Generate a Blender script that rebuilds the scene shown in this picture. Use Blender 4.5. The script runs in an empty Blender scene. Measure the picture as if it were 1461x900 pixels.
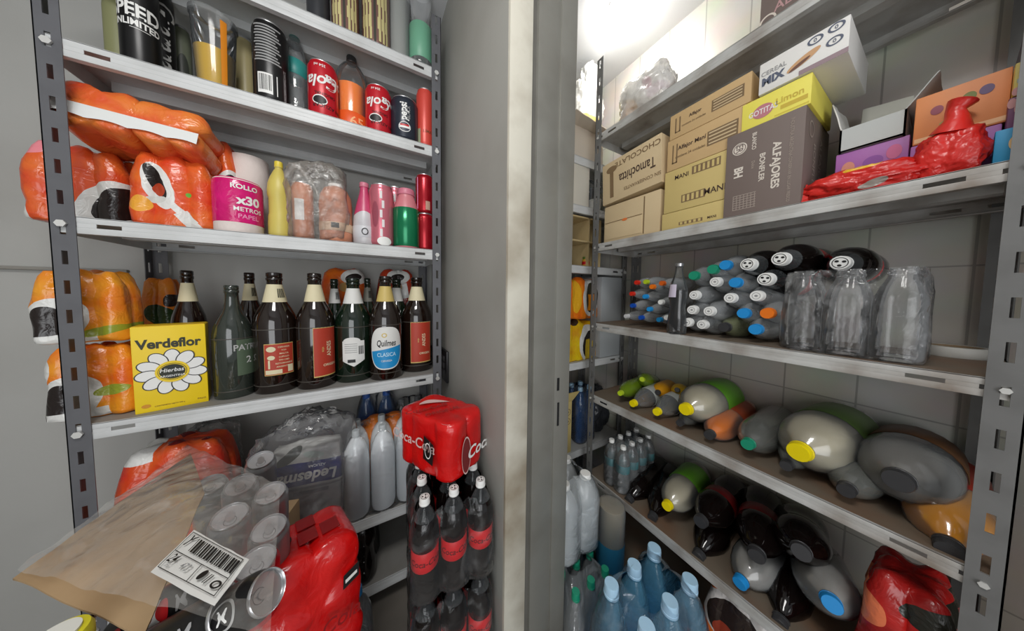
import bpy, bmesh, math, random
from mathutils import Vector, Matrix, noise
random.seed(7)
SC = bpy.context.scene
COL = SC.collection
PI = math.pi
# ---------------------------------------------------------------- camera
FPX, CX, CY, PIT, ROLL, YAW, HC = 359.16, 730.53, 436.32, .052035, .01179, .52322, 1.25
fw = Vector((math.sin(YAW), math.cos(YAW), 0)); rt = Vector((math.cos(YAW), -math.sin(YAW), 0)); UP = Vector((0, 0, 1))
f2 = fw*math.cos(PIT)-UP*math.sin(PIT); u2 = UP*math.cos(PIT)+fw*math.sin(PIT)
r3 = rt*math.cos(ROLL)+u2*math.sin(ROLL); u3 = u2*math.cos(ROLL)-rt*math.sin(ROLL)
CAM = Vector((0, 0, HC))
cd = bpy.data.cameras.new('camera'); co = bpy.data.objects.new('camera', cd); COL.objects.link(co)
cd.sensor_width = 36; cd.lens = FPX/1461*36; cd.shift_y = (CY-450)/1461; cd.shift_x = (730.5-CX)/1461*-1; cd.clip_start = .02
M4 = Matrix((r3, u3, -f2)).transposed().to_4x4(); M4.translation = CAM; co.matrix_world = M4
SC.camera = co
def ray(x, y): return r3*((x-CX)/FPX)-u3*((y-CY)/FPX)+f2
def at_x(x, y, X): v = ray(x, y); return CAM+v*(X/v.x)
def at_y(x, y, Y): v = ray(x, y); return CAM+v*(Y/v.y)
def at_z(x, y, Z): v = ray(x, y); return CAM+v*((Z-HC)/v.z)
def depth(P): return (Vector(P)-CAM).dot(f2)

# ---------------------------------------------------------------- materials
def lin(c):
    return tuple((v/255/12.92 if v/255 <= .04045 else ((v/255+.055)/1.055)**2.4) for v in c[:3])+(1,)
_m = {}
def _new(name):
    m = bpy.data.materials.new(name); m.use_nodes = True; nt = m.node_tree
    for n in list(nt.nodes): nt.nodes.remove(n)
    out = nt.nodes.new('ShaderNodeOutputMaterial')
    return m, nt, out
def N(nt, t, **k):
    n = nt.nodes.new(t)
    for a, b in k.items(): setattr(n, a, b)
    return n
def mat(name, col, rough=.5, metal=0., nz=None, bump=None, spec=.5, col2=None, coat=0):
    """plain surface; nz=(scale, amount) mottles the colour towards col2, bump=(scale, strength)"""
    if name in _m: return _m[name]
    m, nt, out = _new(name); p = N(nt, 'ShaderNodeBsdfPrincipled'); nt.links.new(p.outputs[0], out.inputs[0])
    p.inputs['Base Color'].default_value = lin(col); p.inputs['Roughness'].default_value = rough
    p.inputs['Metallic'].default_value = metal; p.inputs['Specular IOR Level'].default_value = spec
    p.inputs['Coat Weight'].default_value = coat
    tc = N(nt, 'ShaderNodeTexCoord')
    if nz:
        t = N(nt, 'ShaderNodeTexNoise'); t.inputs['Scale'].default_value = nz[0]; t.inputs['Detail'].default_value = 6
        nt.links.new(tc.outputs['Object'], t.inputs['Vector'])
        r = N(nt, 'ShaderNodeMapRange'); r.inputs[1].default_value = .45; r.inputs[2].default_value = .75; r.inputs[4].default_value = nz[1]
        nt.links.new(t.outputs[0], r.inputs[0])
        mx = N(nt, 'ShaderNodeMix', data_type='RGBA'); mx.inputs[6].default_value = lin(col)
        mx.inputs[7].default_value = lin(col2 or [c*.6 for c in col])
        nt.links.new(r.outputs[0], mx.inputs[0]); nt.links.new(mx.outputs[2], p.inputs['Base Color'])
    if bump:
        t = N(nt, 'ShaderNodeTexNoise'); t.inputs['Scale'].default_value = bump[0]; t.inputs['Detail'].default_value = 3
        nt.links.new(tc.outputs['Object'], t.inputs['Vector'])
        b = N(nt, 'ShaderNodeBump'); b.inputs['Strength'].default_value = bump[1]; b.inputs['Distance'].default_value = .01
        nt.links.new(t.outputs[0], b.inputs['Height']); nt.links.new(b.outputs[0], p.inputs['Normal'])
    _m[name] = m; return m
def film(name, col=(235, 238, 240), a=.12, edge=.6, rough=.12, bump=(60, .4), tint=(255, 255, 255), streak=0., ior=1.4):
    """thin clear plastic: a = share of white film seen face-on, edge = share seen at grazing angles"""
    if name in _m: return _m[name]
    m, nt, out = _new(name); p = N(nt, 'ShaderNodeBsdfPrincipled'); tr = N(nt, 'ShaderNodeBsdfTransparent')
    p.inputs['Base Color'].default_value = lin(col); p.inputs['Roughness'].default_value = rough
    p.inputs['Specular IOR Level'].default_value = .8
    tr.inputs[0].default_value = lin(tint)
    lw = N(nt, 'ShaderNodeLayerWeight'); lw.inputs[0].default_value = .35
    mr = N(nt, 'ShaderNodeMapRange'); mr.inputs[3].default_value = a; mr.inputs[4].default_value = edge
    nt.links.new(lw.outputs['Facing'], mr.inputs[0])
    mx = N(nt, 'ShaderNodeMixShader'); nt.links.new(tr.outputs[0], mx.inputs[1]); nt.links.new(p.outputs[0], mx.inputs[2])
    gl = N(nt, 'ShaderNodeBsdfGlossy'); gl.inputs['Roughness'].default_value = rough
    fr = N(nt, 'ShaderNodeFresnel'); fr.inputs[0].default_value = ior
    m2 = N(nt, 'ShaderNodeMixShader'); nt.links.new(fr.outputs[0], m2.inputs[0]); nt.links.new(mx.outputs[0], m2.inputs[1]); nt.links.new(gl.outputs[0], m2.inputs[2])
    nt.links.new(m2.outputs[0], out.inputs[0])
    tc = N(nt, 'ShaderNodeTexCoord'); fac = mr.outputs[0]
    if streak:
        t = N(nt, 'ShaderNodeTexNoise'); t.inputs['Scale'].default_value = 9; t.inputs['Detail'].default_value = 5; t.inputs['Distortion'].default_value = 2.5
        nt.links.new(tc.outputs['Object'], t.inputs['Vector'])
        r = N(nt, 'ShaderNodeMapRange'); r.inputs[1].default_value = .55; r.inputs[2].default_value = .8; r.inputs[4].default_value = streak
        nt.links.new(t.outputs[0], r.inputs[0]); ad = N(nt, 'ShaderNodeMath', operation='ADD', use_clamp=True)
        nt.links.new(fac, ad.inputs[0]); nt.links.new(r.outputs[0], ad.inputs[1]); fac = ad.outputs[0]
    nt.links.new(fac, mx.inputs[0])
    if bump:
        t = N(nt, 'ShaderNodeTexNoise'); t.inputs['Scale'].default_value = bump[0]; t.inputs['Detail'].default_value = 4; t.inputs['Distortion'].default_value = 1
        nt.links.new(tc.outputs['Object'], t.inputs['Vector'])
        b = N(nt, 'ShaderNodeBump'); b.inputs['Strength'].default_value = bump[1]; b.inputs['Distance'].default_value = .01
        nt.links.new(t.outputs[0], b.inputs['Height'])
        for q in (p, gl, fr): nt.links.new(b.outputs[0], q.inputs['Normal'])
    _m[name] = m; return m
def printed(name, base, shapes, rough=.3, bump=(40, .25), plane='xz', base2=None, grad=None, wr=.006):
    """printed wrapping: shapes in object space, (kind, x, z, rx, rz, angle, colour); kind e = ellipse, r = rectangle"""
    if name in _m: return _m[name]
    m, nt, out = _new(name); p = N(nt, 'ShaderNodeBsdfPrincipled'); nt.links.new(p.outputs[0], out.inputs[0])
    p.inputs['Roughness'].default_value = rough; p.inputs['Specular IOR Level'].default_value = .6
    tc = N(nt, 'ShaderNodeTexCoord')
    wn = N(nt, 'ShaderNodeTexNoise'); wn.inputs['Scale'].default_value = 18; wn.inputs['Detail'].default_value = 2
    nt.links.new(tc.outputs['Object'], wn.inputs['Vector'])
    sb = N(nt, 'ShaderNodeVectorMath', operation='SUBTRACT'); sb.inputs[1].default_value = (.5, .5, .5); nt.links.new(wn.outputs['Color'], sb.inputs[0])
    sc = N(nt, 'ShaderNodeVectorMath', operation='SCALE'); sc.inputs['Scale'].default_value = wr*2; nt.links.new(sb.outputs[0], sc.inputs[0])
    ad = N(nt, 'ShaderNodeVectorMath', operation='ADD'); nt.links.new(tc.outputs['Object'], ad.inputs[0]); nt.links.new(sc.outputs[0], ad.inputs[1])
    sep = N(nt, 'ShaderNodeSeparateXYZ'); nt.links.new(ad.outputs[0], sep.inputs[0])
    A = sep.outputs['XYZ'.index(plane[0].upper())]; B = sep.outputs['XYZ'.index(plane[1].upper())]
    def mth(op, a, b=None):
        n = N(nt, 'ShaderNodeMath', operation=op)
        for i, q in enumerate((a, b)):
            if q is None: continue
            if isinstance(q, (int, float)): n.inputs[i].default_value = q
            else: nt.links.new(q, n.inputs[i])
        return n.outputs[0]
    def mix(f, a, b):
        mx = N(nt, 'ShaderNodeMix', data_type='RGBA'); nt.links.new(f, mx.inputs[0])
        for i, q in ((6, a), (7, b)):
            if isinstance(q, tuple): mx.inputs[i].default_value = lin(q)
            else: nt.links.new(q, mx.inputs[i])
        return mx.outputs[2]
    t = N(nt, 'ShaderNodeTexNoise'); t.inputs['Scale'].default_value = 14; nt.links.new(tc.outputs['Object'], t.inputs['Vector'])
    r = N(nt, 'ShaderNodeMapRange'); r.inputs[1].default_value = .35; r.inputs[2].default_value = .65; nt.links.new(t.outputs[0], r.inputs[0])
    cur = mix(r.outputs[0], base, base2 or tuple(min(255, c*.82) for c in base))
    for kind, x, z, rx, rz, ang, c in shapes:
        dx = mth('SUBTRACT', A, x); dz = mth('SUBTRACT', B, z)
        if ang:
            ca, sa = math.cos(ang), math.sin(ang)
            dx, dz = mth('ADD', mth('MULTIPLY', dx, ca), mth('MULTIPLY', dz, sa)), mth('SUBTRACT', mth('MULTIPLY', dz, ca), mth('MULTIPLY', dx, sa))
        dx = mth('DIVIDE', dx, rx); dz = mth('DIVIDE', dz, rz)
        if kind == 'e': v = mth('ADD', mth('MULTIPLY', dx, dx), mth('MULTIPLY', dz, dz))
        else: v = mth('MAXIMUM', mth('ABSOLUTE', dx), mth('ABSOLUTE', dz))
        cur = mix(mth('LESS_THAN', v, 1.), cur, c)
    nt.links.new(cur, p.inputs['Base Color'])
    if bump:
        t = N(nt, 'ShaderNodeTexNoise'); t.inputs['Scale'].default_value = bump[0]; t.inputs['Detail'].default_value = 3; t.inputs['Distortion'].default_value = 1.2
        nt.links.new(tc.outputs['Object'], t.inputs['Vector'])
        b = N(nt, 'ShaderNodeBump'); b.inputs['Strength'].default_value = bump[1]; b.inputs['Distance'].default_value = .012
        nt.links.new(t.outputs[0], b.inputs['Height']); nt.links.new(b.outputs[0], p.inputs['Normal'])
    _m[name] = m; return m

# ---------------------------------------------------------------- mesh builder
_glyph = {}
def glyphs(s, bold=.012):
    if (s, bold) in _glyph: return _glyph[s, bold]
    c = bpy.data.curves.new('t', 'FONT'); c.body = s; c.align_x = 'CENTER'; c.resolution_u = 3; c.offset = bold
    o = bpy.data.objects.new('t', c); COL.objects.link(o)
    dg = bpy.context.evaluated_depsgraph_get(); me = bpy.data.meshes.new_from_object(o.evaluated_get(dg))
    vs = [v.co.copy() for v in me.vertices]; fs = [tuple(p.vertices) for p in me.polygons]
    bpy.data.objects.remove(o); bpy.data.curves.remove(c); bpy.data.meshes.remove(me)
    if vs:
        x0, x1 = min(v.x for v in vs), max(v.x for v in vs); y0, y1 = min(v.y for v in vs), max(v.y for v in vs)
        vs = [((v.x-(x0+x1)/2)/(y1-y0), (v.y-y0)/(y1-y0)-.5) for v in vs]
    _glyph[s, bold] = (vs, fs); return vs, fs
class MB:
    def __init__(s): s.v = []; s.f = []; s.m = []; s.mats = []
    def mi(s, m):
        if m not in s.mats: s.mats.append(m)
        return s.mats.index(m)
    def add(s, vs, fs, m, M=None):
        b = len(s.v)
        s.v += [(M @ Vector(v)) if M else Vector(v) for v in vs]
        i = s.mi(m)
        s.f += [tuple(b+k for k in f) for f in fs]; s.m += [i]*len(fs); return s
    def lathe(s, prof, m, M=None, seg=24, sx=1, sy=1):
        """prof: (r, z[, material]) from bottom to top"""
        vs, fs, ms, ring = [], [], [], []
        for q in prof:
            r, z = q[0], q[1]
            if r < 1e-6: ring.append([len(vs)]); vs.append((0, 0, z))
            else:
                ring.append(list(range(len(vs), len(vs)+seg)))
                vs += [(r*sx*math.cos(2*PI*k/seg), r*sy*math.sin(2*PI*k/seg), z) for k in range(seg)]
        b = len(s.v); s.v += [(M @ Vector(v)) if M else Vector(v) for v in vs]
        for j in range(len(prof)-1):
            a, c = ring[j], ring[j+1]; mm = prof[j+1][2] if len(prof[j+1]) > 2 else m; i = s.mi(mm)
            for k in range(seg):
                k2 = (k+1) % seg
                if len(a) == 1 and len(c) == 1: continue
                if len(a) == 1: f = (a[0], c[k2], c[k])
                elif len(c) == 1: f = (a[k], a[k2], c[0])
                else: f = (a[k], a[k2], c[k2], c[k])
                s.f.append(tuple(b+q for q in f)); s.m.append(i)
        return s
    def box(s, lo, hi, m, M=None, bev=0., seg=2):
        bm = bmesh.new(); bmesh.ops.create_cube(bm, size=1)
        d = [hi[i]-lo[i] for i in range(3)]
        for v in bm.verts: v.co = Vector([(lo[i]+hi[i])/2+v.co[i]*d[i] for i in range(3)])
        if bev: bmesh.ops.bevel(bm, geom=bm.edges[:], offset=min(bev, min(d)*.45), segments=seg, affect='EDGES', profile=.6)
        bm.verts.index_update(); s.add([v.co for v in bm.verts], [[v.index for v in f.verts] for f in bm.faces], m, M); bm.free(); return s
    def quad(s, pts, m, M=None): return s.add(pts, [tuple(range(len(pts)))], m, M)
    def tube(s, pts, r, m, seg=8, M=None):
        pts = [Vector(p) for p in pts]; vs, fs = [], []
        for i, p in enumerate(pts):
            t = (pts[min(i+1, len(pts)-1)]-pts[max(i-1, 0)]).normalized()
            a = t.orthogonal().normalized() if i == 0 else (a-t*a.dot(t)).normalized()
            c = t.cross(a); rr = r[i] if isinstance(r, (list, tuple)) else r
            vs += [p+(a*math.cos(2*PI*k/seg)+c*math.sin(2*PI*k/seg))*rr for k in range(seg)]
        for i in range(len(pts)-1):
            fs += [(i*seg+k, i*seg+(k+1) % seg, (i+1)*seg+(k+1) % seg, (i+1)*seg+k) for k in range(seg)]
        fs += [tuple(range(seg))[::-1], tuple((len(pts)-1)*seg+k for k in range(seg))]
        return s.add(vs, fs, m, M)
    def text(s, t, o, x, y, h, m, M=None, bold=.012, wide=1., lift=.0006, shear=0.):
        """flat lettering centred on o, running along x, up along y, capital height h"""
        vs, fs = glyphs(t, bold); x = Vector(x).normalized(); y = Vector(y).normalized(); n = x.cross(y)*lift; o = Vector(o)
        return s.add([o+x*((a+shear*b)*h*wide)+y*(b*h)+n for a, b in vs], fs, m, M)
    def ctext(s, t, R, th, z, h, m, M=None, bold=.012, wide=1., up=1, lift=.0006, vert=0, shear=0.):
        """lettering round a cylinder, centred on angle th and height z; vert = +-1 runs it up or down"""
        vs, fs = glyphs(t, bold); out = []
        for a, b in vs:
            a = (a+shear*b)*h*wide*up; b *= h*up
            if vert: a, b = -b*vert, a*vert
            q = th+a/R; out.append(((R+lift)*math.cos(q), (R+lift)*math.sin(q), z+b))
        return s.add(out, fs, m, M)
    def cpatch(s, R, t0, t1, z0, z1, m, M=None, n=10, lift=.0003, r1=None):
        r1 = R if r1 is None else r1; vs = []
        for i in range(n+1):
            q = t0+(t1-t0)*i/n
            vs += [((R+lift)*math.cos(q), (R+lift)*math.sin(q), z0), ((r1+lift)*math.cos(q), (r1+lift)*math.sin(q), z1)]
        return s.add(vs, [(2*i, 2*i+2, 2*i+3, 2*i+1) for i in range(n)], m, M)
    def cshape(s, R, th, wa, f, m, M=None, n=24, lift=.0004):
        """patch on a cylinder: t runs -1..1 over th -+ wa, f(t) gives its lower and upper edge"""
        vs = []
        for i in range(n+1):
            t = -math.cos(PI*i/n); q = th+wa*t; c, d = (R+lift)*math.cos(q), (R+lift)*math.sin(q); z0, z1 = f(t); vs += [(c, d, z0), (c, d, z1)]
        return s.add(vs, [(2*i, 2*i+2, 2*i+3, 2*i+1) for i in range(n)], m, M)
    def cellipse(s, R, th, z, ra, rz, m, M=None, n=24, lift=.0004):
        return s.cshape(R, th, ra/R, lambda t: (z-rz*math.sqrt(max(0, 1-t*t)), z+rz*math.sqrt(max(0, 1-t*t))), m, M, n, lift)
    def disc(s, o, x, y, rx, ry, m, M=None, n=28, lift=.0005, r0=0., a0=0, a1=2*PI):
        """flat ellipse, or a ring where r0 > 0"""
        x = Vector(x).normalized(); y = Vector(y).normalized(); o = Vector(o)+x.cross(y)*lift
        vs = []; 
        for k in range(n+1):
            a = a0+(a1-a0)*k/n; e = x*(rx*math.cos(a))+y*(ry*math.sin(a)); vs += [o+e*r0, o+e]
        return s.add(vs, [(2*k, 2*k+1, 2*k+3, 2*k+2) for k in range(n)], m, M)
    def mesh(s, name, ang=40):
        me = bpy.data.meshes.new(name); me.from_pydata(s.v, [], s.f); me.update()
        for m in s.mats: me.materials.append(m)
        me.polygons.foreach_set('material_index', s.m)
        me.polygons.foreach_set('use_smooth', [True]*len(s.f)); me.set_sharp_from_angle(angle=math.radians(ang)); me.update()
        return me
    def build(s, name, parent=None, ang=40): return link(name, s.mesh(name, ang), parent)
def link(name, me, parent=None):
    o = bpy.data.objects.new(name, me); COL.objects.link(o)
    if parent: o.parent = parent
    return o
def tag(o, label, cat, group=None, kind=None):
    if label: o['label'] = label
    if cat: o['category'] = cat
    if group: o['group'] = group
    if kind: o['kind'] = kind
    return o
def thing(name, label, cat, M, group=None):
    o = bpy.data.objects.new(name, None); COL.objects.link(o); o.empty_display_size = .05
    o.matrix_world = M if isinstance(M, Matrix) else Matrix.Translation(M)
    return tag(o, label, cat, group)
def struct(o): o['kind'] = 'structure'; return o
def TR(p, rz=0, rx=0, ry=0): return Matrix.Translation(Vector(p)) @ Matrix.Rotation(rz, 4, 'Z') @ Matrix.Rotation(ry, 4, 'Y') @ Matrix.Rotation(rx, 4, 'X')
def frame(o, z, hint=(0, 0, 1)):
    """matrix with its z axis along z"""
    z = Vector(z).normalized(); h = Vector(hint)
    if abs(z.dot(h)) > .98: h = Vector((1, 0, 0))
    x = h.cross(z).normalized(); y = z.cross(x); M = Matrix((x, y, z)).transposed().to_4x4(); M.translation = Vector(o); return M
_mesh = {}
def cached(key, fn):
    if key not in _mesh: _mesh[key] = fn()
    return _mesh[key]

# ---------------------------------------------------------------- palette
WHITE = mat('white_ink', (235, 235, 232), .5); BLACK = mat('black_ink', (18, 18, 19), .45); RED = mat('red_ink', (196, 22, 30), .4)
SHELF = mat('light_grey_enamel', (206, 208, 208), .42, nz=(9, .35), col2=(150, 150, 146))
POST = mat('dark_grey_enamel', (96, 97, 101), .45, nz=(14, .4), col2=(70, 70, 74))
POSTR = mat('worn_grey_enamel', (112, 112, 111), .45, nz=(14, .5), col2=(80, 79, 77))
BOLT = mat('zinc', (225, 225, 222), .3, metal=.4)
DARK = mat('dark_void', (14, 14, 15), .8)
# ================================================================ the room
def slab(name, lo, hi, m): return struct(MB().box(lo, hi, m).build(name))
wallp = mat('grey_wall_paint', (178, 178, 174), .6, nz=(2.2, .5), col2=(150, 148, 142), bump=(25, .06))
wallside = mat('partition_paint', (160, 160, 154), .6, nz=(3, .5), col2=(134, 132, 124), bump=(25, .06))
def tiles():
    m, nt, out = _new('grey_wall_tiles'); p = N(nt, 'ShaderNodeBsdfPrincipled'); nt.links.new(p.outputs[0], out.inputs[0]); p.inputs['Roughness'].default_value = .35
    tc = N(nt, 'ShaderNodeTexCoord'); mp = N(nt, 'ShaderNodeMapping'); mp.inputs['Rotation'].default_value = (0, 0, 0)
    sp = N(nt, 'ShaderNodeSeparateXYZ'); cb = N(nt, 'ShaderNodeCombineXYZ'); nt.links.new(tc.outputs['Object'], sp.inputs[0])
    nt.links.new(sp.outputs[1], cb.inputs[0]); nt.links.new(sp.outputs[2], cb.inputs[1]); nt.links.new(cb.outputs[0], mp.inputs[0])
    mp.inputs['Location'].default_value = (-.118, -(HC+.075), 0)
    b = N(nt, 'ShaderNodeTexBrick'); b.offset = 0; b.inputs['Scale'].default_value = 1; b.inputs['Brick Width'].default_value = .143; b.inputs['Row Height'].default_value = .38
    b.inputs['Mortar Size'].default_value = .0022; b.inputs['Mortar Smooth'].default_value = .2; b.inputs['Color1'].default_value = lin((212, 208, 198)); b.inputs['Color2'].default_value = lin((204, 200, 190)); b.inputs['Mortar'].default_value = lin((168, 165, 157))
    nt.links.new(mp.outputs[0], b.inputs[0])
    t = N(nt, 'ShaderNodeTexNoise'); t.inputs['Scale'].default_value = 7; t.inputs['Detail'].default_value = 5; nt.links.new(tc.outputs['Object'], t.inputs[0])
    mx = N(nt, 'ShaderNodeMix', data_type='RGBA', blend_type='MULTIPLY'); mx.inputs[0].default_value = .35
    nt.links.new(b.outputs[0], mx.inputs[6]); nt.links.new(t.outputs['Color'], mx.inputs[7]); nt.links.new(mx.outputs[2], p.inputs['Base Color'])
    return m
ceil = mat('white_ceiling', (232, 233, 235), .7)
CZ = HC+1.19
YB = 1.40
slab('floor', (-1.25, -1.6, -.05), (1.35, 2.0, 0), mat('cement_floor', (120, 114, 106), .6, nz=(6, .5)))
slab('ceiling', (-1.25, -1.6, CZ), (1.35, 2.0, CZ+.05), ceil)
slab('wall_back', (-1.25, YB, 0), (.306, YB+.1, CZ), wallp)
slab('wall_left', (-1.35, -1.6, 0), (-1.25, YB+.1, CZ), wallp)
slab('wall_right', (1.205, -.3, 0), (1.305, 2.0, CZ), tiles())
slab('wall_far', (.508, 1.42, 0), (1.205, 1.5, CZ), mat('far_wall_paint', (205, 203, 196), .6, nz=(3, .4)))
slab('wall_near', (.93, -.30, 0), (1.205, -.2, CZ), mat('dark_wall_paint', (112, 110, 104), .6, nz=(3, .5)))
# partition between the niche and the store room, with its door frame
slab('wall_partition', (.305, .562, 0), (.508, 1.5, CZ), wallside)
chip = mat('chipped_cream_paint', (208, 204, 190), .55, nz=(4.5, .9), col2=(128, 112, 88), bump=(30, .12))
struct(MB().box((.3051, .551, 0), (.370, .5625, CZ), chip, bev=.0015).build('trim_1'))
jm = mat('steel_door_frame', (138, 137, 130), .38, metal=.25, nz=(7, .5), col2=(104, 100, 92))
jb = MB()
jb.box((.3702, .556, 0), (.384, .5622, CZ), mat('door_frame_groove', (104, 102, 96), .5, nz=(7, .5)))
jb.box((.384, .546, 0), (.455, .5622, CZ), jm, bev=.002)
jb.box((.4545, .542, 0), (.509, .5622, CZ), jm, bev=.002)
fr_ = struct(jb.build('trim_2'))
sl = MB()
for py0, py1, w in ((539, 557, .0042), (574, 607, .0036)):
    p0 = at_y(796.5, py0, .5419); p1 = at_y(796.5, py1, .5419)
    sl.box((p0.x-w, .5409, p1.z), (p0.x+w, .5421, p0.z), DARK, bev=.0008)
struct(sl.build('latch_slot', fr_))
# seam of the panelling on the back wall, left of the rack
struct(MB().box((-1.249, YB-.012, HC+.052), (-.70, YB+.001, HC+.062), mat('seam_grey', (140, 137, 130), .6), bev=.003).build('trim_3'))
# black wall socket on the partition
sk = thing('wall_socket', 'black rectangular wall socket screwed to the grey partition wall', 'socket', TR((.305, .995, HC-.22), -PI/2))
a_, b_ = at_x(628, 492, .305), at_x(641, 547, .305)
sk.location = ((a_+b_)/2); hw, hz = abs(a_.y-b_.y)/2, abs(a_.z-b_.z)/2
MB().box((-hw, -.012, -hz), (hw, .0, hz), mat('socket_black', (38, 38, 40), .35), bev=.006).build('plate', sk)
q = MB(); 
for k in (.45, 0, -.45):
    q.box((-hw*.55, -.0135, k*hz-hz*.16), (hw*.55, -.0118, k*hz+hz*.16), mat('socket_grey', (92, 92, 94), .4), bev=.002)
q.text('1', (0, -.0137, -.45*hz), (1, 0, 0), (0, 0, 1), .010, WHITE)
q.build('outlet', sk)

# ================================================================ steel racks
def post_mesh(w, z0, z1, m, flip=1, pitch=.07, phase=.02):
    """slotted angle: front flange in the xz plane, side flange running back along y"""
    mb = MB(); t = .002; a, b = .38*w, .62*w; h = .032
    def flange(M):
        mb.box((0, 0, z0), (a, t, z1), m, M); mb.box((b, 0, z0), (w, t, z1), m, M)
        z = z0
        n = z0+phase
        while n < z1:
            mb.box((a, 0, z), (b, t, min(n, z1)), m, M); z = n+h; n += pitch
        if z < z1: mb.box((a, 0, z), (b, t, z1), m, M)
    F = Matrix.Scale(flip, 4, (1, 0, 0))
    flange(F)
    flange(F @ Matrix(((0, 1, 0, 0), (1, 0, 0, 0), (0, 0, 1, 0), (0, 0, 0, 1))))
    return mb
def shelf_mesh(L, D, fh, m, dust):
    """sheet-steel shelf, x 0..L, y 0..D, top at z = 0, with slotted turned-down lips"""
    mb = MB(); t = .002
    mb.box((0, 0, -t), (L, D, 0), m)
    mb.quad([(.002, .004, .0004), (L-.002, .004, .0004), (L-.002, D-.002, .0004), (.002, D-.002, .0004)], dust)
    def lip(y0, y1):
        slots = [(.012, .034), (.062, .10), (L-.10, L-.062), (L-.034, L-.012)]; s0, s1 = -fh*.62, -fh*.38
        mb.box((0, y0, s1), (L, y1, 0), m, bev=.0008); mb.box((0, y0, -fh), (L, y1, s0), m, bev=.0008); x = 0
        for p, q in slots: mb.box((x, y0, s0), (p, y1, s1), m); x = q
        mb.box((x, y0, s0), (L, y1, s1), m)
    lip(0, t); lip(D-t, D)
    mb.box((0, 0, -fh), (t, D, 0), m); mb.box((L-t, 0, -fh), (L, D, 0), m)
    mb.box((0, t, -fh), (L, .016, -fh+t), m); mb.box((0, D-.016, -fh), (L, D-t, -fh+t), m)
    mb.box((L*.03, D*.45, -fh*.7), (L*.97, D*.55, -t), m)          # stiffening channel
    return mb
def rack(name, label, M, L, D, zs, fh, pm, sm, ztop, w, phase, dust, bs=1.):
    r = thing(name, label, 'shelving unit', M)
    for i, (x, y, fx, fy) in enumerate(((0, 0, 1, 1), (L, 0, -1, 1), (0, D, 1, -1), (L, D, -1, -1))):
        mb = post_mesh(w, 0, ztop, pm, phase=phase); T = Matrix.Translation((x, y, 0)) @ Matrix.Diagonal((fx, fy, 1, 1))
        mb.v = [T @ v for v in mb.v]
        if fx*fy < 0: mb.f = [f[::-1] for f in mb.f]
        mb.build('post', r)
    for z in zs:
        o = shelf_mesh(L-.004, D-.006, fh, sm, dust).build('shelf', r); o.location = (.002, .003, z)
        for x in (w*.5, L-w*.5):
            b = MB().lathe([(0, -.006*bs), (.0085*bs, -.006*bs), (.0085*bs, -.003*bs), (.0075*bs, -.001), (.0075*bs, 0)], BOLT, Matrix.Translation((x, 0, z-fh*.5)) @ Matrix.Rotation(PI/2, 4, 'X') @ Matrix.Scale(-1, 4, (0, 0, 1)), seg=6)
            b.v = [Vector((v.x, v.y if v.y < 0 else -v.y, v.z)) for v in b.v]
            b.build('bolt', r)
    return r
ZA, ZB, ZC, ZD, ZE = [HC+v for v in (.875, .576, .170, -.339, -.856)]
LX0, LX1, YL, LD = -.635, .268, 1.048, .32
rack('steel_shelving_unit', 'dark-posted steel shelving unit in the niche left of the partition wall', Matrix.Translation((LX0, YL, 0)), LX1-LX0, LD,
     (ZA, ZB, ZC, ZD, ZE, .12), .040, POST, SHELF, CZ-.12, .036, .045, mat('grey_dust', (138, 136, 132), .6, nz=(8, .6), col2=(112, 108, 100)))
Za, Zb, Zc, Zd, Ze = [HC+v for v in (.6797, .2158, -.1287, -.452, -.8214)]
XR, RY0, RY1, RD = .868, -.068, .80, .31
# its own frame: x runs from the far end towards the near end, y goes into the wall
MR = Matrix.Translation((XR, RY1, 0)) @ Matrix.Rotation(-PI/2, 4, 'Z')
rack('steel_shelving_unit', 'worn grey steel shelving unit along the tiled wall of the bright store room', MR, RY1-RY0, RD,
     (Za, Zb, Zc, Zd, Ze, .12), .032, POSTR, mat('worn_shelf_enamel', (190, 190, 187), .42, nz=(7, .9), col2=(104, 84, 64)), CZ-.2, .032, .03, mat('brown_grime', (112, 100, 86), .65, nz=(5, .9), col2=(120, 76, 44)), .62)

# ================================================================ light
def area(name, loc, rot, size, energy, col=(1, 1, 1), shape='RECTANGLE', sy=None):
    l = bpy.data.lights.new(name, 'AREA'); l.energy = energy; l.color = col; l.shape = shape; l.size = size
    if sy: l.size_y = sy
    o = bpy.data.objects.new(name, l); COL.objects.link(o); o.location = loc; o.rotation_euler = rot; return o
LP = at_z(893, 6, CZ)
lamp = thing('ceiling_lamp', 'round white glowing lamp on the store room ceiling', 'lamp', Matrix.Translation(LP))
em = bpy.data.materials.new('lamp_glow'); em.use_nodes = True; nt = em.node_tree; bs = nt.nodes['Principled BSDF']
bs.inputs['Emission Color'].default_value = (1, .98, .95, 1); bs.inputs['Emission Strength'].default_value = 85
MB().lathe([(0, -.05), (.03, -.047), (.05, -.036), (.058, -.02), (.06, -.004)], em, seg=32).build('diffuser', lamp)
MB().lathe([(.058, -.006), (.066, -.005), (.067, 0)], WHITE, seg=32).build('rim', lamp)
area('corridor_lamp', (-.25, .0, CZ-.03), (math.radians(12), 0, 0), .5, 15, (1, .985, .96), sy=.4)
sf = area('front_fill', (-.75, -1.45, 1.15), (0, 0, 0), 1.7, 29, (.96, .98, 1), sy=1.7)  # added soft fill from behind the camera, no real opening there
sf.rotation_euler = (Vector((.35, 1.0, 1.1))-sf.location).to_track_quat('-Z', 'Y').to_euler()
w = bpy.data.worlds.new('world'); SC.world = w; w.use_nodes = True
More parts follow.
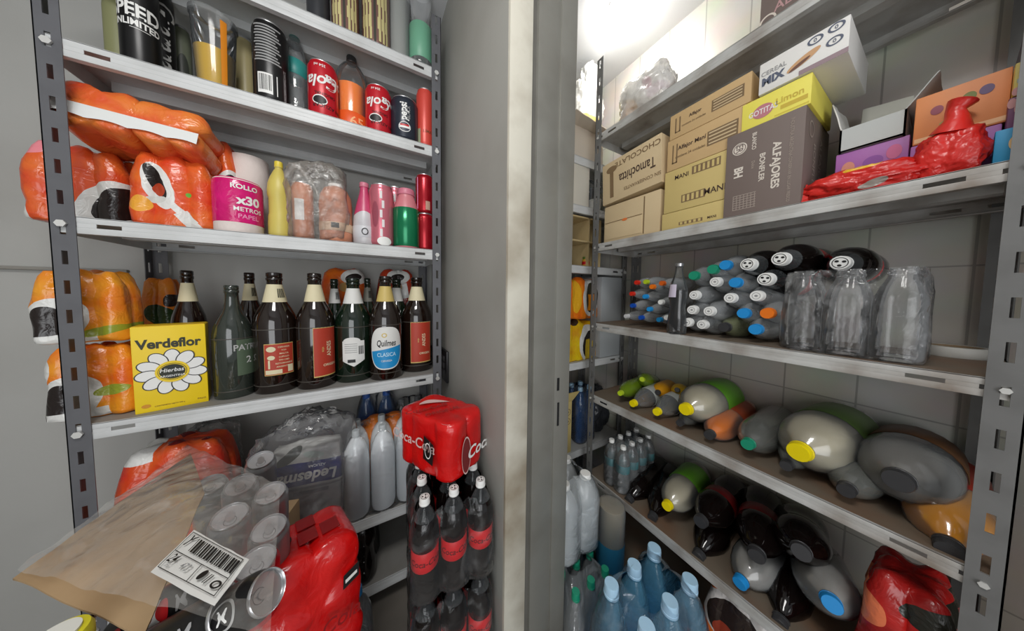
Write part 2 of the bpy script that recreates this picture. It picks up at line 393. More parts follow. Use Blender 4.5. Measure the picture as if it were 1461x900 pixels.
w.node_tree.nodes['Background'].inputs[0].default_value = (.82, .85, .88, 1); w.node_tree.nodes['Background'].inputs[1].default_value = .40
vs = SC.view_settings; vs.view_transform = 'Standard'; vs.look = 'None'; vs.gamma = 1; vs.exposure = .0; vs.use_curve_mapping = False
SC.cycles.transparent_max_bounces = 24; SC.cycles.max_bounces = 8
SC.cycles.use_denoising = True
# ================================================================ product builders
def fit_y(x0, x1, ytop, z, Y):
    """centre, radius, height of an upright round thing at depth Y whose outline spans x0..x1 and reaches ytop"""
    ym = (ytop+at_px_y(z, Y, (x0+x1)/2))/2
    a, b = ray(x0, ym), ray(x1, ym); a = Vector((a.x, a.y, 0)).normalized(); b = Vector((b.x, b.y, 0)).normalized(); m = (a+b).normalized()
    d = Y/m.y; R = d*math.sin(a.angle(b)/2); c = m*d
    return Vector((c.x, c.y, z)), R, at_y((x0+x1)/2, ytop, Y).z-z
def at_px_y(z, Y, px):
    P = at_y(px, CY, Y); P.z = z; q = P-CAM; return CY-FPX*q.dot(u3)/q.dot(f2)
def fit_x(x0, x1, ytop, z, X):
    xc = (x0+x1)/2; P = at_x(xc, CY, X); P.z = z; q = P-CAM; ym = (ytop+CY-FPX*q.dot(u3)/q.dot(f2))/2
    a, b = ray(x0, ym), ray(x1, ym); a = Vector((a.x, a.y, 0)).normalized(); b = Vector((b.x, b.y, 0)).normalized(); m = (a+b).normalized()
    d = X/m.x; R = d*math.sin(a.angle(b)/2); c = m*d
    return Vector((c.x, c.y, z)), R, at_x(xc, ytop, X).z-z
def facing(p): return math.atan2(-p.y, -p.x)
def prof(pts, R, H): return [(q[0]*R, q[1]*H)+tuple(q[2:]) for q in pts]
BEER = [(0, .012), (.8, .01), (.93, 0), (1, .015), (1, .50), (.985, .57), (.90, .635), (.72, .70), (.52, .755), (.42, .80), (.36, .86), (.33, .93), (.37, .935), (.37, .955), (.33, .96), (.36, .965), (.36, .995), (.30, 1), (.26, .99), (.24, .80), (0, .78)]
COLA = [(0, .02), (.5, .015), (.7, 0), (.93, .02), (1, .07), (1, .19), (.96, .29), (.90, .33), (.90, .52), (.99, .56), (1, .62), (.93, .71), (.74, .79), (.48, .87), (.33, .905), (.31, .92), (.36, .925), (.36, .935), (.31, .94)]
WATER = [(0, .02), (.6, .0), (.93, .015), (1, .05), (1, .12), (.95, .15), (1, .18), (1, .32), (.95, .35), (1, .38), (1, .64), (.93, .73), (.72, .82), (.48, .885), (.36, .915), (.40, .92), (.40, .93), (.35, .935)]
BIG = [(0, .02), (.6, 0), (.93, .02), (1, .07), (1, .62), (.97, .70), (.84, .80), (.60, .875), (.36, .915), (.28, .93), (.31, .935), (.31, .942), (.26, .948)]
CAN = [(0, .02), (.70, .012), (.76, 0), (.83, .012), (.97, .055), (1, .08), (1, .88), (.97, .915), (.84, .965), (.86, .975), (.86, .992), (.83, 1), (.79, .99), (.77, .972), (0, .972)]
CLEAR = film('clear_pet', (225, 232, 236), .02, .22, .06, None)
CLEARG = film('hazy_pet', (205, 210, 212), .12, .5, .08, None)
CLOUD = film('cloudy_pet', (216, 220, 220), .55, .9, .12, (30, .2))
ALU = mat('aluminium', (205, 206, 208), .28, metal=.85)
BROWNG = mat('brown_glass', (26, 15, 10), .07, spec=.7, coat=.4); GREENG = mat('dark_green_glass', (15, 30, 19), .07, spec=.7, coat=.4); GREYG = mat('smoky_green_glass', (46, 52, 46), .08, spec=.7, coat=.4)
COLA_L = mat('cola', (14, 8, 7), .12, spec=.5); COLA_S = mat('cola_in_pet', (15, 9, 8), .07, spec=.45)
def cap_mesh(R, H, m, top=None, deco=None):
    mb = MB(); n = 32; vs = []; fs = []
    for j, (r, z) in enumerate(((.97, 0), (1, .05), (1, .22), (.96, .25), (.96, .86), (.88, 1))):
        for k in range(n):
            q = R*r*(1-(.035 if k % 2 and 2 < j < 5 else 0)); vs.append((q*math.cos(2*PI*k/n), q*math.sin(2*PI*k/n), z*H))
    for j in range(5): fs += [(j*n+k, j*n+(k+1) % n, (j+1)*n+(k+1) % n, (j+1)*n+k) for k in range(n)]
    fs += [tuple(range(n))[::-1], tuple(5*n+k for k in range(n))]
    mb.add(vs, fs, m)
    if top: mb.disc((0, 0, H), (1, 0, 0), (0, 1, 0), R*.78, R*.78, top, lift=.0002)
    if deco: deco(mb, R, H)
    return mb
def star_cap(mb, R, H):
    for k in range(3):
        a = k*2*PI/3+.4; mb.disc((math.cos(a)*R*.36, math.sin(a)*R*.36, H), (1, 0, 0), (0, 1, 0), R*.2, R*.16, BLACK, lift=.0004, n=12)
    mb.disc((0, 0, H), (1, 0, 0), (0, 1, 0), R*.72, R*.72, BLACK, lift=.0004, r0=.88)
def pet(label, M, R, H, kind=COLA, body=CLEAR, liquid=None, fill=.86, cap=WHITE, capdeco=None, lab=None, labz=(.33, .52), labr=.9, group=None, name='plastic_bottle', cat='bottle', labdeco=None, parent=None, seg=24, key=None, caph=.07):
    """PET bottle: body, drink, cap and sleeve; as a thing, or as a part when parent is given"""
    if parent is None: t = thing(name, label, cat, M, group)
    else: t = None
    k = (id(kind), round(R, 4), round(H, 4), body.name, seg)
    bk = kind
    if liquid is COLA_L:      # dark cola fills the clear bottle up to its level
        i = next(i for i, q in enumerate(kind) if q[1] > fill); a, c = kind[i-1], kind[i]; f = (fill-a[1])/(c[1]-a[1]); rf = a[0]+(c[0]-a[0])*f
        bk = [(q[0], q[1], COLA_S) for q in kind[:i]]+[(rf, fill, COLA_S), (rf, fill+.001)]+list(kind[i:])
        liquid = None
    bm = cached(('pb', bk is kind, fill)+k, lambda: MB().lathe(prof(bk, R, H), body, seg=seg).mesh('body', 50))
    if t is None:
        b = link(name, bm, parent); b.matrix_local = M; root = b
    else: b = link('body', bm, t); root = t
    if liquid:
        def lq():
            p = []
            for r, z in [(q[0]*.965, q[1]*.985+.008) for q in kind]:
                if z < fill: p.append((r, z))
                else: break
            i = len(p); a, c = kind[i-1], kind[min(i, len(kind)-1)]; f = min(1, max(0, (fill-a[1])/max(1e-6, c[1]-a[1]))); p.append(((a[0]+(c[0]-a[0])*f)*.965, fill)); p.append((0, fill))
            return MB().lathe(prof(p, R, H), liquid, seg=seg).mesh('drink', 50)
        link('drink', cached(('pl', liquid.name, fill)+k, lq), root)
    if cap:
        zc = kind[-1][1]-.008; rc = kind[-1][0]+.055
        o = link('cap', cached(('pc', cap.name, str(capdeco), caph)+k, lambda: cap_mesh(R*rc, caph*H, cap, deco=capdeco).mesh('cap', 35)), root); o.location = (0, 0, zc*H)
    if lab:
        def lm():
            mb = MB().lathe([(labr*R+.0004, labz[0]*H), (labr*R+.0012, labz[0]*H+.001), (labr*R+.0012, labz[1]*H-.001), (labr*R+.0004, labz[1]*H)], lab, seg=seg)
            if labdeco: labdeco(mb, labr*R+.0012, labz[0]*H, labz[1]*H)
            return mb.mesh('sleeve', 50)
        link('sleeve', cached(('ps', lab.name, str(labdeco), labz, labr)+k, lm), root)
    return root
def can(label, M, R, H, paint, deco=None, name='drink_can', group=None, parent=None, kind=CAN, seg=28, lid=ALU):
    t = thing(name, label, 'can', M, group) if parent is None else None
    mb = MB().lathe([(q[0]*R, q[1]*H)+((ALU,) if i < 4 or i > 9 else ()) for i, q in enumerate(kind[:12])], paint, seg=seg)
    if deco: deco(mb, R, H)
    b = mb.build('body' if t else name, t or parent, 50)
    if not t: b.matrix_local = M
    l = MB().lathe(prof(kind[11:], R, H), lid, seg=seg)
    l.disc((0, 0, .972*H), (1, 0, 0), (0, 1, 0), .38*R, .22*R, ALU, lift=.0015); l.disc((.3*R, 0, .972*H), (1, 0, 0), (0, 1, 0), .3*R, .3*R, mat('lid_score', (130, 130, 132), .3, metal=.8), lift=.0004, r0=.9)
    l.build('lid', t or b, 50)
    return t or b
def crumple(dims, m, M=None, sub=4, amp=.12, freq=3., seed=0, boxy=.55, flat=True, mb=None):
    """crumpled, roughly box-shaped bag surface centred on the origin, its base at z = 0"""
    bm = bmesh.new(); bmesh.ops.create_icosphere(bm, subdivisions=sub, radius=1)
    for v in bm.verts:
        d = v.co.normalized(); mx = max(abs(d.x), abs(d.y), abs(d.z)); p = d*(1-boxy)+(d/mx)*boxy*.86
        n = noise.noise(d*freq+Vector((seed*7.1, seed*3.3, seed)))*amp+abs(noise.noise(d*freq*2.3+Vector((seed, 9, 4))))*amp*-.9+noise.noise(d*freq*6+Vector((3, seed, 1)))*amp*.25
        p *= 1+n; z = p.z
        if flat: z = max(z, -.82+n*.2)
        v.co = Vector((p.x*dims[0]/2, p.y*dims[1]/2, (z+.82)*dims[2]/1.75))
    bm.verts.index_update(); mb = mb or MB(); mb.add([v.co for v in bm.verts], [[v.index for v in f.verts] for f in bm.faces], m, M); bm.free(); return mb
def lobed(nx, ny, r, H, m, hull=.45, seg=120, amp=.004, seed=0, rings=None, bump=0., M=None, mb=None):
    """film shrunk round nx x ny upright round things of radius r"""
    cs = [((i-(nx-1)/2)*2*r, (j-(ny-1)/2)*2*r) for i in range(nx) for j in range(ny)]
    hx, hy = (nx-1)*r, (ny-1)*r
    def ext(a, hl):
        u = Vector((math.cos(a), math.sin(a))); best = 0
        for c in cs:
            b = c[0]*u.x+c[1]*u.y; dd = b*b-(c[0]**2+c[1]**2)+r*r
            if dd >= 0: best = max(best, b+math.sqrt(dd))
        lo, hi = 0, 2*(hx+hy+r)
        for _ in range(30):
            mm = (lo+hi)/2; px, py = abs(u.x*mm), abs(u.y*mm); d = math.hypot(max(px-hx, 0), max(py-hy, 0))
            if d < r: lo = mm
            else: hi = mm
        return best*(1-hl)+lo*hl
    rings = rings or [(.0, .0), (.5, 0), (.9, .005), (.985, .03), (1, .08), (1, .22), (1, .36), (1, .5), (1, .62), (.97, .72), (.91, .81), (.84, .88), (.74, .94), (.58, .97), (.36, .985), (.0, .985)]
    angs = [2*PI*k/seg for k in range(seg)]; e1 = [ext(a, hull) for a in angs]; vs, idx = [], []
    for s, z in rings:
        if s == 0: idx.append([len(vs)]); pts = [(0, 0)]
        else: idx.append(list(range(len(vs), len(vs)+seg))); pts = [(math.cos(a)*e*s, math.sin(a)*e*s) for a, e in zip(angs, e1)]
        for x, y in pts:
            p = Vector((x, y, z*H)); n = noise.noise_vector(p*22+Vector((seed*5.3, seed, 2)))*amp+noise.noise_vector(p*60+Vector((seed, 1, 2)))*amp*.5
            if bump and z > .5 and s < .95:
                p.z += bump*max(max(0, 1-(math.hypot(x-c[0], y-c[1])/(r*.75))**2) for c in cs)
            p += n
            if z < .02: p.z = max(p.z, 0)
            vs.append(p)
    fs = []
    for j in range(len(rings)-1):
        a, c = idx[j], idx[j+1]
        for k in range(seg):
            k2 = (k+1) % seg
            if len(a) == 1: fs.append((a[0], c[k2], c[k]))
            elif len(c) == 1: fs.append((a[k], a[k2], c[0]))
            else: fs.append((a[k], a[k2], c[k2], c[k]))
    mb = mb or MB(); return mb.add(vs, fs, m, M)
def sheet(P, Q, m, nu=24, nv=24, bulge=.0, amp=.006, freq=14, seed=0, thick=0., mb=None):
    """loose sheet spanned by corner points P[0..3] (u along 0->1, v along 0->3), lifted along Q by bulge"""
    Q = Vector(Q).normalized(); P = [Vector(p) for p in P]; vs, fs = [], []
    for j in range(nv+1):
        for i in range(nu+1):
            u, v = i/nu, j/nv; p = (P[0]*(1-u)+P[1]*u)*(1-v)+(P[3]*(1-u)+P[2]*u)*v
            p += Q*(bulge*math.sin(PI*u)*math.sin(PI*v)+amp*noise.noise(p*freq+Vector((seed, 0, 0)))+amp*.5*noise.noise(p*freq*2.7+Vector((0, seed, 0)))); vs.append(p)
    w = nu+1; fs = [(j*w+i, j*w+i+1, (j+1)*w+i+1, (j+1)*w+i) for j in range(nv) for i in range(nu)]
    if thick:
        n = len(vs); vs += [p-Q*thick for p in vs]; fs += [tuple(n+k for k in f[::-1]) for f in fs]
        rim = [i for i in range(w)]+[j*w+nu for j in range(1, nv+1)]+[nv*w+i for i in range(nu-1, -1, -1)]+[j*w for j in range(nv-1, 0, -1)]
        fs += [(rim[k], rim[k]+n, rim[(k+1) % len(rim)]+n, rim[(k+1) % len(rim)]) for k in range(len(rim))]
    mb = mb or MB(); return mb.add(vs, fs, m)
# ================================================================ left rack, top two shelves
def upr(fn, label, px, Y, z, *a, **k):
    p, R, H = fit_y(px[0], px[1], px[2], z, Y); return fn(label, TR(p, facing(p)), R, H, *a, **k)
# after TR(p, facing) the thing's +x axis looks at the camera; lettering is centred on angle 0
GOLD = mat('gold_foil', (196, 178, 98), .35, metal=.2); OLIVE = mat('olive_pale', (150, 152, 108), .5)
def claw(col1, col2):
    def f(mb, R, H):
        for d, c in ((-1.0, col1), (-.72, col1), (-.44, col1), (.2, col1), (.48, col1), (.76, col1)):
            z = .88*H; x = d
            for k in range(7):
                w = .085+.03*(k % 2); mb.cpatch(R, x-w, x+w, z-.115*H, z, c); z -= .115*H; x += (.05 if k % 2 else -.03)
        mb.cpatch(R, -.18, .0, .05*H, .85*H, col2)  # dark bar printed between the two groups of stripes
    return f
MBR = mat('muted_rose_can', (126, 92, 84), .35, metal=.3)
upr(can, 'left of two rose cans with pale claw stripes on the highest left shelf', (472, 512, -75), 1.12, ZA, MBR, claw(mat('claw_cream', (208, 196, 140), .4), mat('claw_dark', (60, 58, 48), .4)))
upr(can, 'right of two rose cans with pale claw stripes, next to a clear jar', (516, 556, -60), 1.12, ZA, MBR, claw(mat('claw_cream', (208, 196, 140), .4), mat('claw_dark', (60, 58, 48), .4)))
upr(can, 'dark grey can standing left of the striped cans on the highest shelf', (436, 470, -110), 1.13, ZA, mat('graphite_can', (58, 60, 64), .35, metal=.3))
JAR = [(0, .02), (.8, 0), (.97, .02), (1, .06), (1, .72), (.93, .80), (.72, .86), (.70, .87), (.70, .94)]
upr(pet, 'clear glass jar with a silver lid beside the striped cans', (553, 586, -35), 1.14, ZA, JAR, CLEARG, mat('greyish_drink', (150, 152, 146), .3), .7, ALU, name='glass_jar', cat='jar', caph=.08)
upr(pet, 'clear bottle with a mint green label at the end of the highest shelf', (584, 616, -70), 1.11, ZA, COLA, CLEARG, None, .8, ALU, None, mat('mint_label', (112, 172, 142), .4), (.08, .36), 1.0)
def speed(mb, R, H):
    mb.ctext('SPEED', R, -.32, .585*H, .145*H, WHITE, wide=.74, bold=.03); mb.ctext('UNLIMITED', R, -.28, .455*H, .07*H, WHITE, wide=.78, bold=.03)
    mb.cellipse(R, .1, .85*H, .5*R, .07*H, RED); mb.cpatch(R, -.5, .5, .40*H, .405*H, WHITE)
BLK = mat('black_can', (25, 25, 26), .32, metal=.2)
upr(can, 'tall black energy drink can with two lines of bold white capitals, upper left', (168, 229, -28), 1.12, ZB, BLK, speed)
def script(mb, R, H): mb.ctext('Guarana', R, .35, .52*H, .17*H, mat('pale_ink', (178, 178, 176), .5), vert=-1, shear=.25, wide=.8, bold=.01)
upr(can, 'black can with pale script running down its side, right of the bold lettered can', (206, 251, -12), 1.185, ZB, BLK, script)
upr(can, 'pale olive can half hidden behind the bold lettered black can', (148, 190, 2), 1.22, ZB, OLIVE, lambda mb, R, H: (mb.cellipse(R, .25, .2*H, .3*R, .1*H, BLACK), mb.cellipse(R, .25, .2*H, .18*R, .06*H, WHITE)))
upr(can, 'small green and grey can behind the black script can', (244, 275, 42), 1.25, ZB, mat('sage_can', (112, 118, 100), .4), lambda mb, R, H: mb.cellipse(R, .1, .45*H, .6*R, .2*H, mat('sage_dark', (60, 64, 58), .4)))
YEL = mat('yellow_drink', (196, 160, 40), .3)
TUMB = [(0, .02), (.7, 0), (.78, .02), (.82, .1), (.98, .9), (1, .93), (1, .96)]
def tumb(label, M, R, H):
    t = thing('plastic_tumbler', label, 'cup', M)
    MB().lathe(prof(TUMB, R, H), CLEAR, seg=32).build('cup', t)
    MB().lathe(prof([(0, .03), (.68, .03), (.8, .12), (.9, .55), (0, .55)], R, H), YEL, seg=32).build('drink', t)
    MB().lathe(prof([(1, .93), (1.05, .94), (1.05, .99), (.9, 1), (.4, 1.0), (0, 1)], R, H), CLEARG, seg=32).build('lid', t)
    mb = MB().cpatch(.83*R, .25, .55, .08*H, .9*H, mat('orange_stripe', (226, 138, 30), .4), r1=.985*R, lift=.0012); mb.build('stripe', t)
upr(tumb, 'clear cup of yellow drink with an orange stripe', (272, 340, 27), 1.14, ZB)
upr(can, 'pale straw-coloured slim can between the yellow cup and the tall black can', (336, 364, 58), 1.22, ZB, mat('straw_can', (176, 164, 120), .4))
GREYI = mat('grey_ink', (150, 150, 150), .5)
def barcode(mb, R, H, th, z0, z1, w):
    mb.cpatch(R, th-w, th+w, z0, z1, WHITE); x = th-w*.8
    rnd = random.Random(5)
    while x < th+w*.8:
        d = w*rnd.choice((.05, .09, .05, .13)); mb.cpatch(R, x, x+d, z0+(z1-z0)*.15, z1-(z1-z0)*.08, BLACK, n=1, lift=.0006); x += d+w*.08
def tallblk(mb, R, H):
    for i in range(13): mb.cpatch(R, -1.0+.06*(i % 3), .55-.1*(i % 4), (.48+.034*i)*H, (.497+.034*i)*H, GREYI)
    barcode(mb, R, H, -.38, .1*H, .34*H, .42)
    for k in range(3): mb.ctext('BEBIDA ENERGIZANTE', R, .75, (.3-.1*k)*H, .03*H, GREYI, vert=1, wide=.8)
    mb.cpatch(R, .25, .3, .1*H, .34*H, WHITE)
upr(can, 'tall black can with rows of grey small print and a white barcode', (360, 413, 42), 1.115, ZB, BLK, tallblk)
TEAL = mat('teal_cap', (44, 138, 132), .4)
upr(pet, 'clear water bottle with a teal cap and teal label on the upper left shelf', (403, 440, 46), 1.18, ZB, WATER, CLEARG, film('still_water', (190, 205, 210), .08, .2, .05, None), .85, TEAL, None, mat('teal_label', (52, 146, 140), .4), (.50, .66), 1.)
CRED = mat('cola_red', (190, 20, 36), .3, metal=.1)
def colared(mb, R, H):
    mb.ctext('Cola', R, -.1, .60*H, .20*H, WHITE, up=-1, bold=.02, shear=.2, wide=.95); mb.ctext('Coca', R, 1.2, .66*H, .18*H, WHITE, up=-1, bold=.02, shear=.2)
    mb.cellipse(R, -.25, .29*H, .5*R, .085*H, WHITE); mb.cellipse(R, -.25, .29*H, .44*R, .065*H, BLACK, lift=.0007); mb.ctext('ORIGINAL', R, .1, .40*H, .05*H, BLACK, up=-1); mb.ctext('354 ml', R, -.2, .87*H, .045*H, WHITE, up=-1)
    mb.ctext('SIN AZUCAR', R, .3, .2*H, .06*H, BLACK, up=-1)
upr(can, 'red cola can beside the teal capped bottle, its lettering upside down', (439, 483, 96), 1.115, ZB, CRED, colared)
ORJ = mat('orange_soda', (236, 128, 22), .25)
upr(pet, 'bottle of orange soda with a dark cap between two red cola cans', (478, 526, 84), 1.165, ZB, BIG, CLEAR, ORJ, .60, mat('dark_cap', (52, 52, 54), .4), None, mat('orange_label', (232, 92, 34), .4), (.02, .25), 1.0, labdeco=lambda mb, R, a, b: mb.ctext('65', R, .25, (a+b)/2, .5*(b-a), mat('peach_ink', (246, 176, 120), .5)), key=1)
upr(can, 'red cola can right of the orange soda bottle, its lettering upside down', (521, 559, 130), 1.11, ZB, CRED, colared)
PEP = mat('navy_can', (40, 46, 58), .3, metal=.2)
def pepsi(mb, R, H):
    mb.cellipse(R, 0, .27*H, .42*R, .115*H, WHITE); mb.cellipse(R, 0, .27*H, .38*R, .10*H, mat('globe_navy', (50, 56, 74), .4), lift=.0007); mb.cpatch(R, -.36, .36, .24*H, .31*H, WHITE, lift=.001)
    mb.cpatch(R, -.30, .30, .285*H, .325*H, RED, lift=.0012)
    mb.ctext('pepsi', R, .0, .62*H, .2*H, WHITE, vert=1, wide=.9, bold=.03); mb.ctext('BLACK', R, .28, .62*H, .07*H, GREYI, vert=1)
upr(can, 'small navy black can with a round white emblem near the right post', (557, 597, 147), 1.105, ZB, PEP, pepsi)
CORAL = mat('coral_can', (212, 74, 62), .32, metal=.1)
upr(can, 'slim coral can against the right post of the left rack', (594, 619, 132), 1.10, ZB, CORAL, lambda mb, R, H: (mb.ctext('LIMA', R, .3, .26*H, .05*H, mat('coral_ink', (120, 60, 30), .5)), mb.cpatch(R, -.9, -.55, .03*H, .3*H, mat('pale_green_ink', (150, 160, 130), .5))))

# ================================================================ left rack, third shelf
ORA, ORB = (220, 70, 36), (230, 110, 44)
def juice_pack(label, M, nx, ny, r, H, seed, shapes, hull=.5, rings=None, bump=.012, base=ORA, base2=ORB, group=None, deco=None, name='juice_multipack', amp=.005):
    t = thing(name, label, 'multipack', M, group)
    o = lobed(nx, ny, r, H, printed('orange_wrap_%d' % seed, base, shapes, .25, (30, .35), base2=base2), hull, amp=amp, seed=seed, rings=rings, bump=bump).build('wrapper', t, 60)
    if deco: mb = MB(); deco(mb); mb.build('print', t)
    return t
W_, K_ = (226, 226, 222), (34, 26, 24)
FR = (178, 62, 30)
# leftmost, sticking out past the post
xa, xb = at_y(13, 250, 1.14), at_y(172, 250, 1.14); zt = at_y(40, 192, 1.14).z
juice_pack('orange juice multipack sticking out past the left post on the third shelf', TR(((xa.x+xb.x)/2, 1.20, ZC)), 3, 2, (xb.x-xa.x)/6, zt-ZC, 3,
           [('e', .06, .05, .055, .075, -.5, W_), ('e', .066, .055, .034, .056, -.5, K_), ('r', -.10, .02, .03, .05, .2, W_), ('e', -.08, .2, .05, .035, -.6, (236, 140, 150))])
xa, xb = at_y(168, 270, 1.09), at_y(294, 270, 1.09); zt = at_y(230, 214, 1.09).z
def bottleprint(mb): pass
juice_pack('orange juice multipack with a white oval and brown bottle picture, upright on the third shelf', TR(((xa.x+xb.x)/2, 1.16, ZC), .05), 3, 2, (xb.x-xa.x)/6, zt-ZC, 4,
           [('e', -.022, .115, .026, .062, .22, W_), ('r', .012, .055, .008, .05, .75, W_), ('r', .035, .02, .014, .035, .6, W_), ('e', -.026, .128, .013, .046, .35, K_), ('e', -.02, .105, .011, .018, 0, FR), ('e', -.028, .078, .02, .008, .3, (214, 214, 208)), ('e', -.055, .06, .02, .022, 0, (240, 170, 60)), ('e', .03, .1, .006, .006, 0, (110, 180, 70))])
# lying across the two, its bottoms towards the aisle
c = at_y(210, 178, 1.13)
Ml = Matrix.Translation(c+Vector((0, -.05, 0))) @ Matrix.Rotation(.06, 4, 'Y') @ Matrix.Rotation(-PI/2-.25, 4, 'X')
xa, xb = at_y(108, 170, 1.09), at_y(318, 200, 1.09)
juice_pack('orange juice multipack lying on its side across the others, white band along its middle', Ml, 4, 2, (xb.x-xa.x)/8, .17, 5,
           [], base=(226, 84, 48), base2=(236, 132, 58), hull=.25, bump=.0, rings=[(0, .03), (.3, .02), (.6, .0), (.85, .02), (.96, .07), (1, .14), (1, .3), (1, .5), (1, .66), (.96, .76), (.86, .86), (.7, .94), (.4, .97), (0, .97)])
lying = [o for o in COL.objects if o.get('label', '').startswith('orange juice multipack lying')][0]
r_ = (xb.x-xa.x)/8
sh = MB(); n = 40; vs = []
for i in range(n+1):
    x = (-1+2*i/n)*r_*3.75; lob = abs(math.sin((x/r_/2)*PI))
    for z_, y_ in ((-.0145, .0), (-.0145, 1.0)):
        vs.append((x, (.012+.036*y_ - .006*lob*(y_ > .5)), -.004-.004*math.cos(x/r_*PI)))
sh.add(vs, [(2*i, 2*i+2, 2*i+3, 2*i+1) for i in range(n)], mat('band_white', (226, 228, 226), .4)); 
for v in sh.v: v.z = -.0045
sh.build('band', lying)
xa, xb = at_y(272, 220, 1.2), at_y(335, 220, 1.2); zt = at_y(300, 196, 1.2).z
juice_pack('orange multipack with a black and white corner, behind the lying pack', TR(((xa.x+xb.x)/2, 1.235, ZC)), 2, 2, (xb.x-xa.x)/4, zt-ZC, 6, [('e', .025, .17, .022, .05, -.4, W_), ('e', .027, .165, .013, .04, -.4, K_), ('r', .02, .045, .03, .022, 0, K_)])
# paper rolls
def roll(label, px, Y, z, ybot=None, wrap=False):
    p, R, H = fit_y(px[0], px[1], px[2], z, Y); t = thing('paper_roll', label, 'paper roll', TR(p, facing(p)))
    PW = mat('paper_white', (226, 214, 208), .8, bump=(60, .15))
    MB().lathe([(.32*R, .02), (.36*R, 0), (.94*R, 0), (R, .012), (R, H-.012), (.95*R, H), (.36*R, H), (.32*R, H-.004), (.32*R, .02)], PW, seg=40).build('roll', t)
    MB().lathe([(.30*R, 0), (.322*R, 0), (.322*R, H+.001), (.30*R, H+.001), (.30*R, 0)], mat('card_core', (150, 128, 100), .8), seg=24).build('core', t)
    if wrap:
        PK = printed('magenta_wrap', (222, 18, 120), [], .2, (25, .3), base2=(196, 10, 100))
        mb = MB().lathe([(R*1.004, H*.20), (R*1.02, H*.22), (R*1.02, H*.86), (R*1.0, H*.96), (R*.9, H*1.02)], PK, seg=40)
        mb.ctext('ROLLO', R*1.02, .25, H*.86, H*.09, WHITE, bold=.03); mb.ctext('x30', R*1.02, .38, H*.62, H*.17, WHITE, bold=.04); mb.ctext('METROS', R*1.02, .38, H*.45, H*.08, WHITE); mb.ctext('PAPEL', R*1.02, .38, H*.32, H*.08, mat('rose_ink', (240, 150, 190), .5))
        mb.build('wrapper', t)
    return p, R, H
p1, R1, H1 = roll('white paper roll in a magenta wrapper on the third shelf', (303, 376, 262), 1.13, ZC, wrap=True)
p2, R2, H2 = roll('bare white paper roll standing behind the magenta wrapped one', (328, 386, 228), 1.25, ZC)
YB_ = mat('pale_yellow_bottle', (206, 190, 96), .4)
upr(pet, 'pale yellow bottle with a yellow cap beside the paper rolls', (381, 417, 232), 1.14, ZC, COLA, YB_, None, .8, mat('yellow_cap', (226, 204, 70), .4))
PEACH = mat('peach_bottle', (206, 138, 108), .3)
upr(pet, 'peach coloured jug in the clear bag on the third shelf', (455, 503, 265), 1.14, ZC, [(0, .02), (.8, 0), (1, .05), (1, .2), (.95, .22), (1, .25), (1, .66), (.94, .8), (.7, .92), (.4, .96), (.4, .97)], PEACH, None, .8, WHITE, None, mat('jug_label', (222, 190, 160), .5), (.2, .34), 1.0, name='plastic_jug', cat='jug', caph=.05,
    labdeco=lambda mb, R, a, b: mb.cpatch(R, -.3, .15, a+.3*(b-a), a+.9*(b-a), BLACK))
upr(can, 'small orange and white carton can in the clear bag, left of the peach jug', (416, 448, 262), 1.15, ZC, mat('salmon_tin', (206, 130, 92), .4), lambda mb, R, H: mb.cpatch(R, -.8, .1, .35*H, .7*H, WHITE), name='food_tin')
BAGF = film('bag_film', (226, 220, 210), .12, .5, .16, (45, .5), streak=.3)
q0 = at_y(455, 300, 1.125)
t = thing('plastic_bag', 'clear carrier bag with looped handles round the peach jug', 'bag', (q0.x, 1.155, ZC))
wb = at_y(508, 300, 1.12).x-at_y(402, 300, 1.12).x
crumple((wb, .19, at_y(455, 234, 1.12).z-ZC+.01), BAGF, sub=5, amp=.13, freq=1.7, seed=2).build('film', t, 80)
hx = at_y(425, 240, 1.1).x-q0.x; hz = at_y(425, 232, 1.1).z-ZC
hb = MB()
for s in range(2):
    pts = [Vector((hx-.034+.012*s, -.06+.03*s, hz-.06))+Vector((.07*k/12, .0, .062*math.sin(PI*k/12)*(1-.2*s)-.02*k/12)) for k in range(13)]
    hb.add([p+Vector((0, 0, d)) for p in pts for d in (-.012, .006)], [(2*i, 2*i+2, 2*i+3, 2*i+1) for i in range(12)], BAGF)
hb.build('handles', t, 80)
# small things towards the right post
CONE = [(0, .02), (.85, 0), (1, .04), (1, .25), (.92, .45), (.68, .65), (.42, .82), (.36, .88), (.36, .93)]
PALE = printed('white_pink_bottle', (206, 204, 206), [('e', .0, .17, .05, .06, 0, (196, 70, 110))], .35, None, base2=(190, 188, 192))
def conedeco(mb, R, a, b): mb.disc((R, 0, (a+b)/2), (0, 1, 0), (0, 0, 1), .011, .013, BLACK, r0=.75, lift=.001)
upr(pet, 'white tapering bottle with a pink neck on the third shelf', (503, 537, 261), 1.13, ZC, CONE, PALE, None, .8, mat('pink_cap', (206, 120, 140), .4), None, mat('cone_label', (204, 204, 208), .4), (.12, .3), .985, labdeco=conedeco)
def pinkcan(mb, R, H):
    for k in range(5): mb.cpatch(R, -.15+.16*(k % 2), .05+.16*(k % 2), (.15+.15*k)*H, (.27+.15*k)*H, mat('foil_white', (226, 222, 222), .3))
    mb.cellipse(R, -.55, .5*H, .3*R, .2*H, mat('dusky_rose', (150, 70, 86), .4)); mb.cellipse(R, .2, .08*H, .6*R, .07*H, WHITE)
PNK = mat('pink_foil', (204, 112, 126), .25, metal=.35)
upr(can, 'pink and silver foil can beside the white tapering bottle', (527, 562, 266), 1.115, ZC, PNK, pinkcan)
upr(can, 'pink can half hidden behind the green and pink bottle', (550, 578, 269), 1.2, ZC, PNK, pinkcan)
